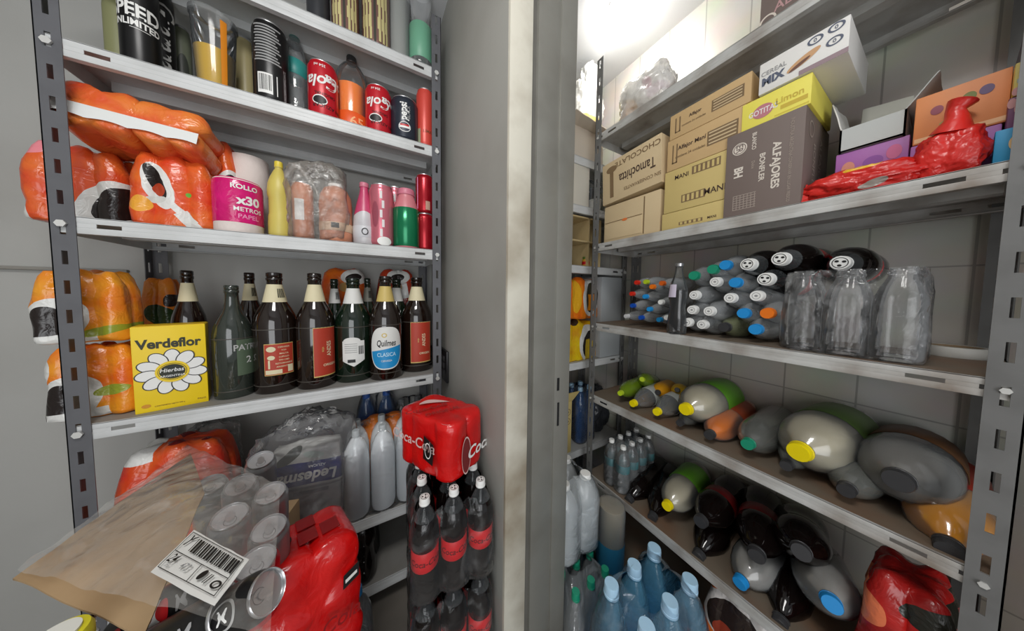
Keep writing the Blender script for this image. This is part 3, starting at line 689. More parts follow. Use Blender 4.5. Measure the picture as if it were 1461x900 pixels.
GRN = mat('green_foil', (22, 122, 80), .2, metal=.4)
DEO = [(0, .02), (.9, 0), (1, .03), (1, .62), (.9, .70), (.72, .82), (.62, .88), (.62, .90)]
upr(pet, 'metallic green bottle with a pink top near the right post', (561, 598, 271), 1.105, ZC, DEO, mat('pink_shoulder', (206, 124, 132), .35), None, .8, mat('pink_cap', (206, 120, 140), .4), None, GRN, (.03, .66), 1.0, caph=.1)
CR2 = mat('crimson_can', (172, 24, 38), .22, metal=.45)
p, R, H = fit_y(593, 619, 252, ZC, 1.115)
h1 = at_y(605, 305, 1.10).z-ZC
def tinydeco(mb, R, H): mb.cpatch(R, .1, .6, .08*H, .3*H, mat('tan_ink', (190, 150, 130), .5)); mb.cpatch(R, -.9, -.78, .1*H, .9*H, mat('rose_ink', (240, 150, 190), .5))
can('lower of two slim crimson cans stacked at the right post', TR(p, facing(p)), R, h1, CR2, None)
can('upper of two slim crimson cans stacked at the right post', TR(p+Vector((0, 0, h1)), facing(p)), R, H-h1, CR2, tinydeco)
# ================================================================ left rack, bottle shelf
CREAM = mat('cream_paper', (222, 212, 176), .6); OFFW = mat('white_paper', (222, 222, 218), .55); BRICK = mat('brick_red_paper', (176, 56, 36), .5); GOLDP = mat('gold_paper', (206, 182, 108), .4)
def beer(label, px, Y, glass, neck=None, deco=None, z=None, key=None):
    p, R, H = fit_y(px[0], px[1], px[2], ZD, Y); t = thing('beer_bottle', label, 'bottle', TR(p, facing(p)))
    link('body', cached(('beer', glass.name, round(R, 4), round(H, 4)), lambda: MB().lathe(prof(BEER, R, H), glass, seg=32).mesh('body', 60)), t)
    for zz in (.07, .53):
        MB().lathe([(R*1.0, zz*H-.0015), (R*1.008, zz*H), (R, zz*H+.0015)], mat('scuffed_glass', (70, 66, 60), .5), seg=32).build('scuff_ring', t)
    if neck:
        mb = MB().lathe([(.545*R, .752*H), (.55*R, .752*H), (.345*R, .90*H), (.34*R, .90*H)], neck[0], seg=28)
        if neck[1]:
            x = .25
            for k in range(5): mb.cpatch(.5*R, x, x+.1, .79*H, .865*H, BLACK, n=1, lift=.0006, r1=.395*R); x += .16
        mb.build('neck_label', t)
    if deco: mb = MB(); deco(mb, R, H); mb.build('label', t)
    return t
def lb_red(mb, R, H):
    mb.cpatch(R, -.55, .75, .155*H, .415*H, GOLDP); mb.cpatch(R, -.53, .73, .16*H, .41*H, BRICK, lift=.0006)
    for i in range(7): mb.ctext(('CERVEZA', 'ROJA', 'MALTA', 'LUPULO', '970 CM3', 'RETORNABLE', 'ARGENTINA')[i], R, .3, (.385-.027*i)*H, .013*H, CREAM, lift=.0009)
    mb.cellipse(R, -.25, .37*H, .2*R, .022*H, CREAM, lift=.0009); mb.cellipse(R, -.25, .30*H, .16*R, .018*H, CREAM, lift=.0009); mb.cpatch(R, -.5, .2, .165*H, .2*H, CREAM, lift=.0009); mb.cpatch(R, .45, .7, .17*H, .23*H, CREAM, lift=.0009)
    mb.cpatch(R, -.38, -.3, .21*H, .28*H, CREAM, lift=.0009)
def lb_andes(o):
    def f(mb, R, H):
        mb.cpatch(R, -.15+o, 1.2+o, .10*H, .53*H, GOLDP); mb.cpatch(R, -.13+o, 1.18+o, .11*H, .525*H, BRICK, lift=.0006)
        mb.ctext('ANDES', R, .66+o, .34*H, .036*H, CREAM, vert=1, wide=.85, lift=.0009); mb.ctext('ROJA', R, .34+o, .34*H, .018*H, GOLDP, vert=1, lift=.0009); mb.ctext('ORIGEN', R, .72+o, .20*H, .022*H, CREAM, lift=.0009)
    return f
def lb_shield(mb, R, H):
    q = OFFW; mb.cpatch(R, -.62, .55, .21*H, .40*H, q); mb.cellipse(R, -.12, .40*H, .45*R, .035*H, q); 
    vs, fs = [], []
    for i in range(11):
        th = -.62+1.17*i/10; vs += [((R+.0003)*math.cos(th), (R+.0003)*math.sin(th), z) for z in (.212*H, (.155+.055*abs(i/10-.5)*2)*H)]
    mb.add(vs, [(2*i+1, 2*i+3, 2*i+2, 2*i) for i in range(10)], q)
    for i in range(5): mb.cpatch(R, -.5, .15, (.37-.02*i)*H, (.375-.02*i)*H, GREYI, lift=.0007)
    x = .22
    for k in range(5): mb.cpatch(R, x, x+.035, .27*H, .35*H, BLACK, n=1, lift=.0008); x += .058
    mb.cpatch(R, -.35, .05, .195*H, .225*H, BLACK, lift=.0008)
def lb_quil(mb, R, H):
    SK = mat('sky_blue_paper', (26, 140, 200), .45)
    th0, zc, ra, rz = .02, .31*H, 1.0, .205*H
    def sup(k=1.): return lambda t: (lambda h: (zc-h, zc+h))(rz*k*max(0., 1-abs(t)**3.3)**.45*(1-.04*t*t))
    mb.cshape(R, th0, ra, sup(), OFFW, lift=.0004)
    mb.cshape(R, th0, ra*.94, lambda t: (sup(.94)(t)[0], max(sup(.94)(t)[0], min(sup(.94)(t)[1], zc-.005*H+.025*H*t))), SK, lift=.0009)
    mb.ctext('Quilmes', R, .02, .355*H, .072*H, BLACK, wide=.60, bold=.015, lift=.0012, shear=.15); mb.ctext('CLASICA', R, .02, .25*H, .038*H, mat('pale_blue_ink', (190, 224, 240), .5), wide=.8, lift=.0012)
    mb.cellipse(R, -.1, .435*H, .16*R, .022*H, GOLDP, lift=.0009); mb.cellipse(R, -.1, .435*H, .09*R, .013*H, OFFW, lift=.0012); mb.ctext('CERVEZA', R, .02, .19*H, .016*H, OFFW, lift=.0012)
def lb_pat(mb, R, H):
    mb.cpatch(R, .12, 1.05, .20*H, .52*H, mat('moss_paper', (84, 100, 80), .5)); mb.ctext('PATRICIA', R, 1.0, .45*H, .055*H, mat('pale_ink', (178, 178, 176), .5), wide=.85, lift=.0007, bold=.02); mb.ctext('2', R, .72, .335*H, .06*H, OFFW, lift=.0007)
beer('brown beer bottle with a cream neck label standing behind the yellow box', (242, 298, 386), 1.225, BROWNG, (CREAM, 0))
beer('smoky green beer bottle without neck label, right of the yellow box', (301, 363, 407), 1.135, GREYG, None, lb_pat)
beer('brown beer bottle behind the smoky green one, barcode on its neck label', (336, 380, 389), 1.262, BROWNG, (CREAM, 1))
beer('brown beer bottle with red back label full of small print', (359, 426, 389), 1.14, BROWNG, (CREAM, 1), lb_red)
beer('brown beer bottle with red label seen from the side, its lettering running upright', (421, 478, 390), 1.125, BROWNG, (CREAM, 0), lb_andes(.0))
beer('green beer bottle with a white neck label at the back, left of the shield label', (462, 494, 398), 1.225, GREENG, (OFFW, 1))
beer('dark green beer bottle with a white shield shaped back label', (477, 531, 397), 1.145, GREENG, (OFFW, 0), lb_shield)
beer('beer bottle at the back with a grey neck label, between shield label and blue label', (512, 538, 397), 1.228, GREENG, (mat('grey_paper', (140, 138, 128), .6), 1))
beer('brown beer bottle with white and sky blue label and gold neck label', (526, 574, 394), 1.112, BROWNG, (GOLDP, 0), lb_quil)
beer('green beer bottle with a white neck label behind the blue labelled one', (548, 584, 398), 1.225, GREENG, (OFFW, 0))
beer('brown beer bottle with red label nearest the right post', (572, 617, 396), 1.165, BROWNG, (CREAM, 0), lb_andes(-.25))
# yellow box with the daisy
P0, P1 = at_z(193, 592, ZD), at_z(298, 572, ZD); dv = P1-P0; bw = dv.length; bh = (at_y(188, 467, P0.y).z+at_y(292, 462, P1.y).z)/2-ZD
YLW = mat('yolk_yellow_card', (238, 204, 10), .45); t = thing('tea_box', 'yellow herb tea box with a big white daisy', 'box', TR(P0, math.atan2(dv.y, dv.x)))
mb = MB().box((0, 0, 0), (bw, .07, bh), YLW, bev=.0015); X, Z = (1, 0, 0), (0, 0, 1); c0 = Vector((bw*.51, -.0002, bh*.45))
nP = 11
for layer, (kk, mm, lf) in enumerate(((1.0, BLACK, .0004), (.84, WHITE, .0008))):
    for i in range(nP):
        a = 2*PI*i/nP+PI/2; d = Vector((math.cos(a)*1.06, 0, math.sin(a)*1.06)); r = bw*.315
        u = d.normalized(); v = Vector((-u.z, 0, u.x)); v = v if u.cross(v).y < 0 else -v
        mb.disc(c0+d*r, u, v, bw*.172-(0 if layer == 0 else .0022), bw*.122-(0 if layer == 0 else .0022), mm, lift=.0003+.00016*i+.00008*layer, n=24)
mb.disc(c0, X, Z, bw*.235, bh*.128, YLW, lift=.0030); mb.disc(c0, X, Z, bw*.20, bh*.10, mat('leaf_black', (30, 34, 18), .5), lift=.0034)
mb.disc(c0, X, Z, bw*.192, bh*.094, YLW, lift=.0037, r0=.93)
mb.text('Hierbas', c0+Vector((0, 0, bh*.02)), X, Z, bh*.045, WHITE, lift=.0040, shear=.2, wide=.9); mb.text('ARGENTINA', c0-Vector((0, 0, bh*.05)), X, Z, bh*.024, WHITE, lift=.0040)
mb.text('Verdeflor', (bw*.49, -.0002, bh*.795), X, Z, bh*.115, mat('bottle_ink', (40, 44, 20), .5), wide=.80, bold=.035)
mb.text('CONTENIDO NETO 500 g', (bw*.45, -.0002, bh*.055), X, Z, bh*.018, mat('brown_ink', (120, 84, 20), .5)); mb.disc((bw*.14, -.0002, bh*.075), X, Z, bw*.06, bh*.022, mat('amber_ink', (206, 140, 20), .5)); mb.text('PALO', (bw*.9, -.0002, bh*.06), X, Z, bh*.02, mat('brown_ink', (120, 84, 20), .5))
mb.build('carton', t); MB().box((.002, .004, bh), (bw-.002, .066, bh+.0012), mat('yolk_flap', (214, 176, 8), .5)).build('flap', t)
# orange multipacks by the left post
OP1 = [('e', -.035, .05, .05, .07, -.5, W_), ('e', -.05, .045, .03, .05, -.3, K_), ('r', -.02, .012, .05, .012, .1, W_), ('e', -.085, .13, .03, .04, 0, W_), ('e', .035, .07, .03, .013, .2, (150, 160, 50))]
xa, xb = at_y(62, 550, 1.11), at_y(197, 550, 1.11); r1_ = (xb.x-xa.x)/6; h1_ = at_y(140, 494, 1.11).z-ZD
juice_pack('lower of two orange multipacks stacked behind the left post on the bottle shelf', TR(((xa.x+xb.x)/2, 1.095+2*r1_, ZD)), 3, 2, r1_, h1_, 11, OP1, base=(228, 98, 26), base2=(236, 150, 36), hull=.65)
h2_ = at_y(140, 388, 1.11).z-ZD-h1_-.011
juice_pack('upper of two orange multipacks stacked behind the left post on the bottle shelf', TR(((xa.x+xb.x)/2-.012, 1.095+2*r1_, ZD+h1_+.012)), 3, 2, r1_, h2_, 12, OP1[:3]+[('e', -.1, .09, .026, .05, 0, W_), ('e', .04, .03, .04, .012, .3, (150, 160, 50))], base=(232, 120, 28), base2=(240, 160, 44), hull=.65)
xa2, xb2 = at_y(188, 420, 1.27), at_y(246, 420, 1.27); r2_ = (xb2.x-xa2.x)/4
juice_pack('smaller orange multipack behind the yellow box, green and black print on its corner', TR(((xa2.x+xb2.x)/2, 1.362-2*r2_, ZD)), 2, 2, r2_, at_y(210, 392, 1.25).z-ZD-.01, 13, [('e', .01, .25, .03, .04, .6, (40, 60, 30)), ('e', .03, .3, .014, .02, 0, K_)], base=(214, 106, 30), base2=(224, 140, 40), hull=.6)
for i, (x0, x1, yt) in enumerate(((452, 529, 379), (536, 596, 381))):
    a, b = at_y(x0, 400, 1.29), at_y(x1, 400, 1.29); r = (b.x-a.x)/4
    ht = at_y((x0+x1)/2, yt, 1.29).z-ZD-.01
    juice_pack(('orange and white multipack behind the green beer bottles', 'dark red and white multipack behind the rightmost beer bottles')[i], TR(((a.x+b.x)/2, 1.375-r, ZD)), 2, 1, r, ht, 14+i,
               [('e', .035-.03*i, ht-.035, .05, .034, .1, W_), ('e', .03-.03*i, ht-.04, .03, .018, .3, K_), ('r', .03, ht-.1, .016, .035, .2, W_), ('e', .0, ht-.08, .02, .02, 0, (190, 150, 90))], base=(214, 76, 24) if i == 0 else (150, 40, 30), base2=(226, 110, 30) if i == 0 else (190, 60, 30), hull=.75)

# ================================================================ left rack, lowest shelf in view
xa, xb = at_y(139, 650, 1.09), at_y(318, 640, 1.09); r = (xb.x-xa.x)/6
rp = juice_pack('red orange multipack with a black and white top behind the kraft card', TR(((xa.x+xb.x)/2, 1.09+2*r, ZE)), 3, 2, r, at_y(200, 633, 1.15).z-ZE-.01, 16, [('r', -.085, .385, .05, .026, .1, W_), ('r', -.09, .41, .06, .012, .1, K_), ('r', .04, .405, .07, .012, -.05, (120, 30, 30))], base=(214, 52, 34), base2=(226, 96, 40), hull=.7)
HZ = film('hazy_bag', (196, 198, 198), .16, .55, .18, (40, .5), streak=.35)
a, b = at_y(245, 640, 1.27), at_y(346, 640, 1.27)
t = thing('plastic_bag', 'crumpled clear bag of white goods pushed to the back of the lowest shelf', 'bag', ((a.x+b.x)/2, 1.285, ZE))
crumple((b.x-a.x, .13, at_y(300, 600, 1.28).z-ZE), HZ, sub=5, amp=.12, freq=1.8, seed=5).build('film', t, 80)
crumple(((b.x-a.x)*.6, .09, (at_y(300, 640, 1.28).z-ZE)), mat('white_goods', (196, 198, 192), .5), sub=4, amp=.1, freq=1.6, seed=6).build('contents', t, 80)
# sugar pack in its clear bag
a, b = at_y(372, 700, 1.10), at_y(497, 700, 1.10); zt = at_y(430, 640, 1.12).z; cx = (a.x+b.x)/2; zb_ = at_y(430, 679, 1.095).z-ZE; zt = zt+.02
SUG = printed('sugar_paper', (222, 222, 218), [('r', 0, zb_, .3, .040, -.10, (20, 34, 120)), ('r', .0, zb_-.052, .3, .004, -.10, (150, 150, 150)), ('e', -.05, zb_+.066, .04, .016, .5, (70, 74, 64)), ('e', .02, zb_+.062, .03, .012, -.3, (190, 204, 196)), ('r', .01, zb_-.07, .05, .007, -.1, (150, 150, 152))], .35, (28, .3), wr=.004)
t = thing('sugar_pack', 'white and blue sugar pack with upside down lettering, inside a clear bag', 'food pack', TR((cx, 1.15, ZE)))
sb = crumple((b.x-a.x, .11, zt-ZE), SUG, sub=5, amp=.05, freq=1.6, seed=8, boxy=.75); sb.build('pack', t, 80)
mb = MB(); hx = Vector((-math.cos(.10), 0, math.sin(.10))); hz = Vector((-math.sin(.10), 0, -math.cos(.10)))
mb.text('Ledesma', (.0, -.0600, zb_-.006), hx, hz, .040, WHITE, bold=.03, wide=.9, shear=.12); mb.text('AZUCAR', (.03, -.0600, zb_+.028), hx, hz, .009, WHITE); mb.build('lettering', t)
a, b = at_y(342, 680, 1.12), at_y(524, 680, 1.12)
t = thing('plastic_bag', 'large clear bag standing round the sugar pack', 'bag', ((a.x+b.x)/2-.0, 1.148, ZE))
crumple((b.x-a.x, .185, at_y(445, 588, 1.13).z-ZE), film('clear_bag', (236, 236, 238), .10, .42, .12, (22, .6), streak=.16), sub=5, amp=.16, freq=1.9, seed=21, boxy=.35).build('film', t, 80)
# pack of milky bottles
def shrink_pack(label, M, nx, ny, r, H, filmm, filmrings=None, name='bottle_multipack', group=None, cat='multipack', hull=.6, seed=0, skip=(), amp=.002, gap=1.004, dx=0, bump=0., **k):
    t = thing(name, label, cat, M, group)
    for i in range(nx):
        for j in range(ny):
            if (i, j) in skip: continue
            pet('', TR(((i-(nx-1)/2)*2*r*gap, (j-(ny-1)/2)*2*r*gap, .001), k.get('spin', -PI/2)), r*.985, H, parent=t, name='bottle', **{a: b for a, b in k.items() if a != 'spin'})
    if filmm: lobed(nx, ny, r*gap*1.012, H, filmm, hull, amp=amp, seed=seed, rings=filmrings, bump=bump).build('film', t, 80)
    return t
MILK = film('milky_pet', (238, 243, 246), .85, .97, .15, (20, .1))
FLM = film('shrink_film', (240, 240, 240), .01, .16, .06, (24, .5), streak=.10, ior=1.33)
RG = [(0, 0), (.6, 0), (.97, .005), (1, .04), (1, .25), (1, .5), (1, .66), (.97, .74), (.9, .83), (.82, .9), (.72, .95), (.6, .985), (.5, 1.0)]
a, b = at_y(489, 690, 1.09), at_y(598, 690, 1.09); r = (b.x-a.x)/6
shrink_pack('pack of milky white bottles on the lowest shelf left of the cola bottles', TR(((a.x+b.x)/2, 1.052+2*r, ZE)), 3, 2, r, at_y(530, 606, 1.12).z-ZE, FLM, RG, kind=BIG, body=MILK, liquid=None, cap=mat('cap_frost', (196, 202, 204), .4), seed=31)
a, b = at_y(507, 580, 1.30), at_y(566, 580, 1.30); r = (b.x-a.x)/4
BLUEW = film('blue_water_pet', (70, 120, 180), .35, .7, .08, (30, .2), tint=(120, 170, 215))
shrink_pack('pack of blue water bottles at the back of the lowest shelf', TR(((a.x+b.x)/2, 1.368-r, ZE)), 2, 1, r, at_y(535, 560, 1.3).z-ZE, FLM, RG, kind=WATER, body=BLUEW, cap=mat('cap_blue', (40, 90, 170), .4), lab=mat('blue_label', (40, 92, 176), .4), labz=(.5, .68), seed=32)
a, b = at_y(511, 600, 1.22), at_y(584, 600, 1.22); r = (b.x-a.x)/4
juice_pack('orange multipack behind the milky bottles on the lowest shelf', TR(((a.x+b.x)/2, 1.238, ZE)), 2, 1, r, at_y(548, 590, 1.22).z-ZE-.012, 17, [], base=(226, 110, 26), base2=(236, 140, 40), hull=.3)
a, b = at_y(560, 580, 1.34), at_y(606, 580, 1.34); r = (b.x-a.x)/4
shrink_pack('pack of clear grey bottles in the back right corner of the lowest shelf', TR(((a.x+b.x)/2, 1.364-r, ZE)), 2, 1, r, at_y(585, 566, 1.33).z-ZE, FLM, RG, kind=WATER, body=CLEARG, cap=mat('cap_grey', (120, 122, 124), .4), seed=33)
# bottles on the floor shelf, in the gap
for i, (px, y) in enumerate(((520, 1.10), (528, 1.20), (505, 1.14))):
    c = at_y(px, 800, y); c.z = HC*0+.12
    pet(('dark bottle standing in the gap under the lowest visible shelf, the foremost', 'dark bottle standing in the gap under the lowest visible shelf, the hindmost', 'dark bottle standing in the gap under the lowest visible shelf, behind the red wrapped cans')[i], TR(c), .04, .27, COLA, CLEARG, COLA_L, .8, mat('dark_cap', (52, 52, 54), .4))

# ================================================================ cola stack and red can packs
UX = Vector((.078, -.012, 0)).normalized(); ang = math.atan2(UX.y, UX.x); ang = -.09
r = .0355; Hc = .248; zt = HC-.5
c0 = at_z(606, 708, zt)             # front left bottle of the top layer
ex, ey = Vector((math.cos(ang), math.sin(ang), 0)), Vector((-math.sin(ang), math.cos(ang), 0))
ctr = c0+ex*2*r*1.0+ey*3*r
CRL = mat('cola_label', (226, 30, 38), .4)
def zero(mb, R, a, b): mb.ctext('Coca-Cola', R, 0, (a+b)/2, (b-a)*.30, mat('label_dark_ink', (96, 12, 16), .5), shear=.2, wide=.9, lift=.0004); mb.ctext('Coca-Cola', R, PI, (a+b)/2, (b-a)*.30, WHITE, shear=.2, wide=.9, lift=.0004)
CF = film('cola_film', (240, 240, 240), .0, .10, .05, (16, .7), streak=.12, ior=1.3)
RC = [(0, .0), (.6, .0), (.96, .005), (1, .04), (1, .25), (.985, .45), (1, .6), (.985, .7), (.93, .79), (.86, .86)]
for n_, lab in enumerate(('top layer of shrink wrapped cola bottles against the partition wall', 'second layer of shrink wrapped cola bottles, under the top one', 'cola bottles on the floor under the second layer of the stack')):
    zb = zt-Hc*(n_+1)+.0
    shrink_pack(lab, TR((ctr.x, ctr.y, zb), ang), 3, 4, r, Hc-.001, CF, RC, kind=COLA, body=CLEARG if 0 else CLEAR, liquid=COLA_L, fill=.80, cap=WHITE, capdeco=star_cap, lab=CRL, labz=(.33, .53), labdeco=zero, seed=41+n_, hull=.35, amp=.003, group='layers of the cola stack')
def redpack(label, M, nx, ny, r, H, seed, deco, bump=.004):
    t = thing('can_multipack', label, 'multipack', M)
    RW = printed('red_wrap_%d' % seed, (214, 22, 20), [], .22, (26, .25), base2=(190, 14, 16))
    for i in range(nx):
        for j in range(ny): can('', TR(((i-(nx-1)/2)*2*r, (j-(ny-1)/2)*2*r, .001)), r*.97, H*.985, CRED, None, parent=t, name='can')
    lobed(nx, ny, r*1.015, H, RW, .75, amp=.0025, seed=seed, bump=bump, rings=[(.45, 0), (.75, -.001), (.93, .004), (.985, .03), (1, .08), (1, .25), (1, .5), (1, .75), (1, .88), (.985, .95), (.95, .985), (.88, 1.0), (.7, 1.005), (.5, 1.0), (.25, 1.005), (0, 1.005)]).build('wrapper', t, 60)
    for nm, fn in deco: mb = MB(); fn(mb); mb.build(nm, t)
    return t
# upper red pack, resting on the cola caps
r = .036; Hh_ = .155
q = at_z(641, 692, zt+.003)
rz_ = .50
bx = Vector((math.cos(rz_), math.sin(rz_), 0)); by = Vector((-math.sin(rz_), math.cos(rz_), 0))
RW2, RD2 = 2*r, 3*r      # two wide, three deep
ct = q+bx*(RW2*.93)+by*(RD2*.93)
def up_sw(mb):
    z = Hh_*1.005+.004; vs = []
    for i in range(13):
        u = i/12; p = Vector((-.03+.075*u, .06-.075*u+.02*math.sin(u*PI*1.2), z+.0015)); wv = Vector((.7, .7, 0))*(.012*math.sin(PI*min(1, u*1.1+.08))); vs += [p-wv, p+wv]
    mb.add(vs, [(2*i, 2*i+2, 2*i+3, 2*i+1) for i in range(12)], mat('swoosh_ink', (226, 190, 186), .4))
DR_ = mat('dim_red_ink', (150, 40, 38), .4); SW_ = mat('swoosh_ink', (226, 190, 186), .4); yF, xF = -(3*r*1.015)-.0005, -(2*r*1.015)-.001
def up_bot(mb): mb.disc((-.016, yF, Hh_*.36), FX_, FZ_, .017, .050, mat('dim_maroon', (120, 34, 36), .4), lift=.0028); mb.disc((-.016, yF, Hh_*.36), FX_, FZ_, .018, .052, SW_, lift=.0032, r0=.92)
def up_emb(mb): mb.add([(xF-.003, -.012, Hh_*.30), (xF-.003, -.050, Hh_*.24), (xF-.003, -.054, Hh_*.62), (xF-.003, -.016, Hh_*.72)], [(0, 1, 2, 3)], BLACK); mb.disc((xF-.004, -.033, Hh_*.48), (0, -1, 0), FZ_, .012, .022, WHITE, r0=.85)
FX_, FZ_ = (1, 0, 0), (0, 0, 1)
updeco = [('swoosh', up_sw), ('bottle_picture', up_bot), ('emblem', up_emb),
    ('top_lettering', lambda mb: mb.text('ORIGINAL', (-.02, -.03, Hh_*1.005+.005), (.9, -.4, 0), (.4, .9, 0), .016, DR_)), ('top_script', lambda mb: mb.text('Coca-Cola', (-.035, .02, Hh_*1.005+.005), (.9, -.4, 0), (.4, .9, 0), .02, DR_, shear=.2)),
    ('front_script', lambda mb: mb.text('Coca', (.040, yF-.001, Hh_*.36), FX_, FZ_, .034, WHITE, shear=.25, bold=.02, lift=.003)), ('side_script', lambda mb: mb.text('Coca-Cola', (xF, .03, Hh_*.55), (0, -1, 0), FZ_, .03, SW_, shear=.2, lift=.003))]
up_ = redpack('red wrapped pack of cola cans sitting on top of the cola bottles', TR((ct.x, ct.y, zt+.002), rz_), 2, 3, r, Hh_, 51, updeco)
# lower red pack, lying among the bottles with its can ends towards the camera
r_l, H_l = .046, .165
def lo_emb(mb): mb.add([(.050, .02, H_l*1.005+.009), (.084, .03, H_l*1.005+.008), (.086, .062, H_l*1.005+.008), (.052, .050, H_l*1.005+.009)], [(0, 1, 2, 3)], BLACK); mb.add([(.055, .032, H_l*1.005+.011), (.080, .040, H_l*1.005+.010), (.080, .047, H_l*1.005+.010), (.055, .040, H_l*1.005+.011)], [(0, 1, 2, 3)], OFFW)
yU = 3*r_l*1.015+.0035
def lo_slot(mb):
    vs = []
    for i in range(15):
        u = i/14; p = Vector((-.062+.022*math.sin(PI*u), yU, .03+.10*u)); wv = Vector((.008*math.sin(PI*u), 0, 0)); vs += [p-wv, p+wv]
    mb.add(vs, [(2*i, 2*i+2, 2*i+3, 2*i+1) for i in range(14)], mat('handle_slot', (40, 6, 8), .6))
DRI = mat('deep_red_ink', (140, 10, 14), .4)
lodeco = [('emblem', lo_emb), ('hand_slot', lo_slot), ('script', lambda mb: mb.text('Cola', (.046, -.03, H_l*1.005+.014), FX_, (0, 1, 0), .030, DRI, shear=.2, lift=.002))]+[('dark_panel', (lambda x0, z0: lambda mb: mb.box((x0, yU-.002, z0), (x0+.036, yU, z0+.05), DRI))(x0, z0)) for x0, z0 in ((-.022, .075), (.022, .078), (-.02, .016))]
def redpack_lo(label, M, nx, ny, r, H, seed, deco):
    return redpack(label, M, nx, ny, r, H, seed, deco, .012)
Rl = Matrix.Rotation(.22, 4, 'Z') @ Matrix.Rotation(1.42, 4, 'X') @ Matrix.Rotation(.06, 4, 'Y')
Mlo = Matrix.Translation(at_y(448, 786, .70)-(Rl @ Vector((0, 3*r_l, H_l)))) @ Rl
redpack_lo('red wrapped pack of cola cans with a dark hand slot, lying in the foreground', Mlo, 2, 3, r_l, H_l, 52, lodeco)
lowest = min((Mlo @ Vector((x, y, z))).z for x in (-.09, .09) for y in (-.14, .14) for z in (0, .165))
p = Mlo @ Vector((0, 0, H_l*.5))
cb = shrink_pack('pack of clear bottles with blue caps standing on the floor under the red wrapped cans', TR((p.x+.01, p.y+.0, 0)), 3, 3, .042, lowest+.008, None, kind=BIG, body=CLEARG, liquid=None, cap=mat('cap_sky', (30, 140, 210), .4), seed=55)

# ================================================================ shrink wrapped tray in the foreground
L_ = at_y(18, 825, .75); T_ = at_z(300, 640, L_.z)
av = (T_-L_).normalized(); bv = Vector((av.y, -av.x, 0)); Hk = .19; la = (T_-L_).length; lb = .40
Mk = Matrix((bv, av, Vector((0, 0, 1)))).transposed().to_4x4(); Mk.translation = Vector((L_.x, L_.y, L_.z-Hk)); Mi = Mk.inverted()
def lo(px, py, dz=0): return Mi @ at_z(px, py, L_.z+dz)
zc_ = Mk.translation.z
crt = thing('cardboard_carton', 'brown cardboard carton on the floor under the wrapped tray of black cans', 'box', Matrix.Translation((0, 0, -zc_)) @ Mk)
KR = mat('kraft_card', (172, 144, 108), .75, nz=(5, .5), col2=(150, 116, 78), bump=(18, .12))
MB().box((.01, .17, 0), (lb-.17, la-.01, zc_-.003), KR, bev=.003).build('carton', crt); MB().box((.01, la*.72-.02, zc_-.003), (lb-.17, la*.72+.03, zc_-.0022), mat('packing_tape', (150, 120, 80), .3)).build('tape', crt)
t = thing('can_multipack', 'shrink wrapped tray of black energy drink cans with kraft card and white barcode sheet', 'multipack', Mk)
c1, c2, c3 = lo(205, 905, -.02), lo(305, 655, .005), lo(18, 825)
sheet([c3, c1, lo(292, 704, .0), lo(272, 645, .0)], (0, 0, 1), KR, bulge=.02, amp=.006, freq=9, thick=.003, seed=3).build('kraft_card', t, 60)
def mons(mb, R, H):
    mb.cellipse(R, 0, .80*H, .55*R, .11*H, mat('pale_ink', (178, 178, 176), .5)); mb.cellipse(R, 0, .80*H, .46*R, .09*H, BLACK, lift=.0008); mb.ctext('M', R, 0, .80*H, .09*H, WHITE, vert=1, lift=.0012)
    mb.ctext('ENERGY', R, .1, .55*H, .05*H, GREYI, vert=1, lift=.0012); mb.cellipse(R, 0, .38*H, .5*R, .06*H, WHITE, lift=.0006); mb.cellipse(R, 0.1, .38*H, .42*R, .045*H, RED, lift=.001); mb.ctext('SPEED', R, 0, .20*H, .10*H, WHITE, vert=1, wide=.7, bold=.03, lift=.0008)
def strip(mb, R, H):
    mb.cpatch(R, -.5, .4, .32*H, .62*H, OFFW, lift=.0006); mb.ctext('EED', R, 0, .46*H, .10*H, RED, vert=1, lift=.001, bold=.03); mb.cellipse(R, .0, .66*H, .45*R, .06*H, RED, lift=.0009); mb.cellipse(R, .05, .24*H, .35*R, .05*H, RED, lift=.0009); mb.ctext('M', R, 0, .83*H, .12*H, GREYI, vert=1, lift=.001)
rk, hk = .033, .18
eye = Mi @ CAM
def can_axis(p, d, deco, paint=BLK, h=hk, lid=ALU):
    d = d.normalized(); e = eye-p; x = (e-d*e.dot(d)).normalized(); y = d.cross(x); M = Matrix((x, y, d)).transposed().to_4x4(); M.translation = p; can('', M, rk, h, paint, deco, parent=t, name='can', lid=lid)
dB = lo(390, 838, .045)-lo(262, 912, -.02); dB = Vector((dB.x, dB.y, dB.z))
dB.normalize()
can_axis(lo(384, 842, .015)-dB*hk, dB, mons); can_axis(lo(330, 868, .0)-dB*hk, dB, strip); can_axis(lo(318, 822, -.02)-dB*hk, dB, strip)
GC = mat('grey_can', (150, 151, 152), .3, metal=.4); DL = mat('dull_lid', (186, 186, 188), .3, metal=.4)
for px, py, dz in ((372, 655, .0), (343, 690, .0), (386, 702, -.01), (328, 735, .0), (384, 752, -.02), (366, 800, -.03), (300, 690, -.02)):
    p = lo(px, py, dz); d = (Vector((0, 0, 1))+(eye-p).normalized()*.55).normalized(); e = p-d*.16; can_axis(e, d, None, GC if py < 790 else CRED, .16, DL)
P4 = [lo(px, py, .050) for px, py in ((215, 816), (306, 864), (356, 800), (277, 756))]
ls = sheet(P4, (0, 0, 1), OFFW, nu=14, nv=14, amp=.0035, thick=.0006, seed=5)
ux = (P4[1]-P4[0]).normalized(); uy = (P4[3]-P4[0]); uy = (uy-ux*uy.dot(ux)).normalized(); W2, H2 = (P4[1]-P4[0]).length, (P4[3]-P4[0]).length
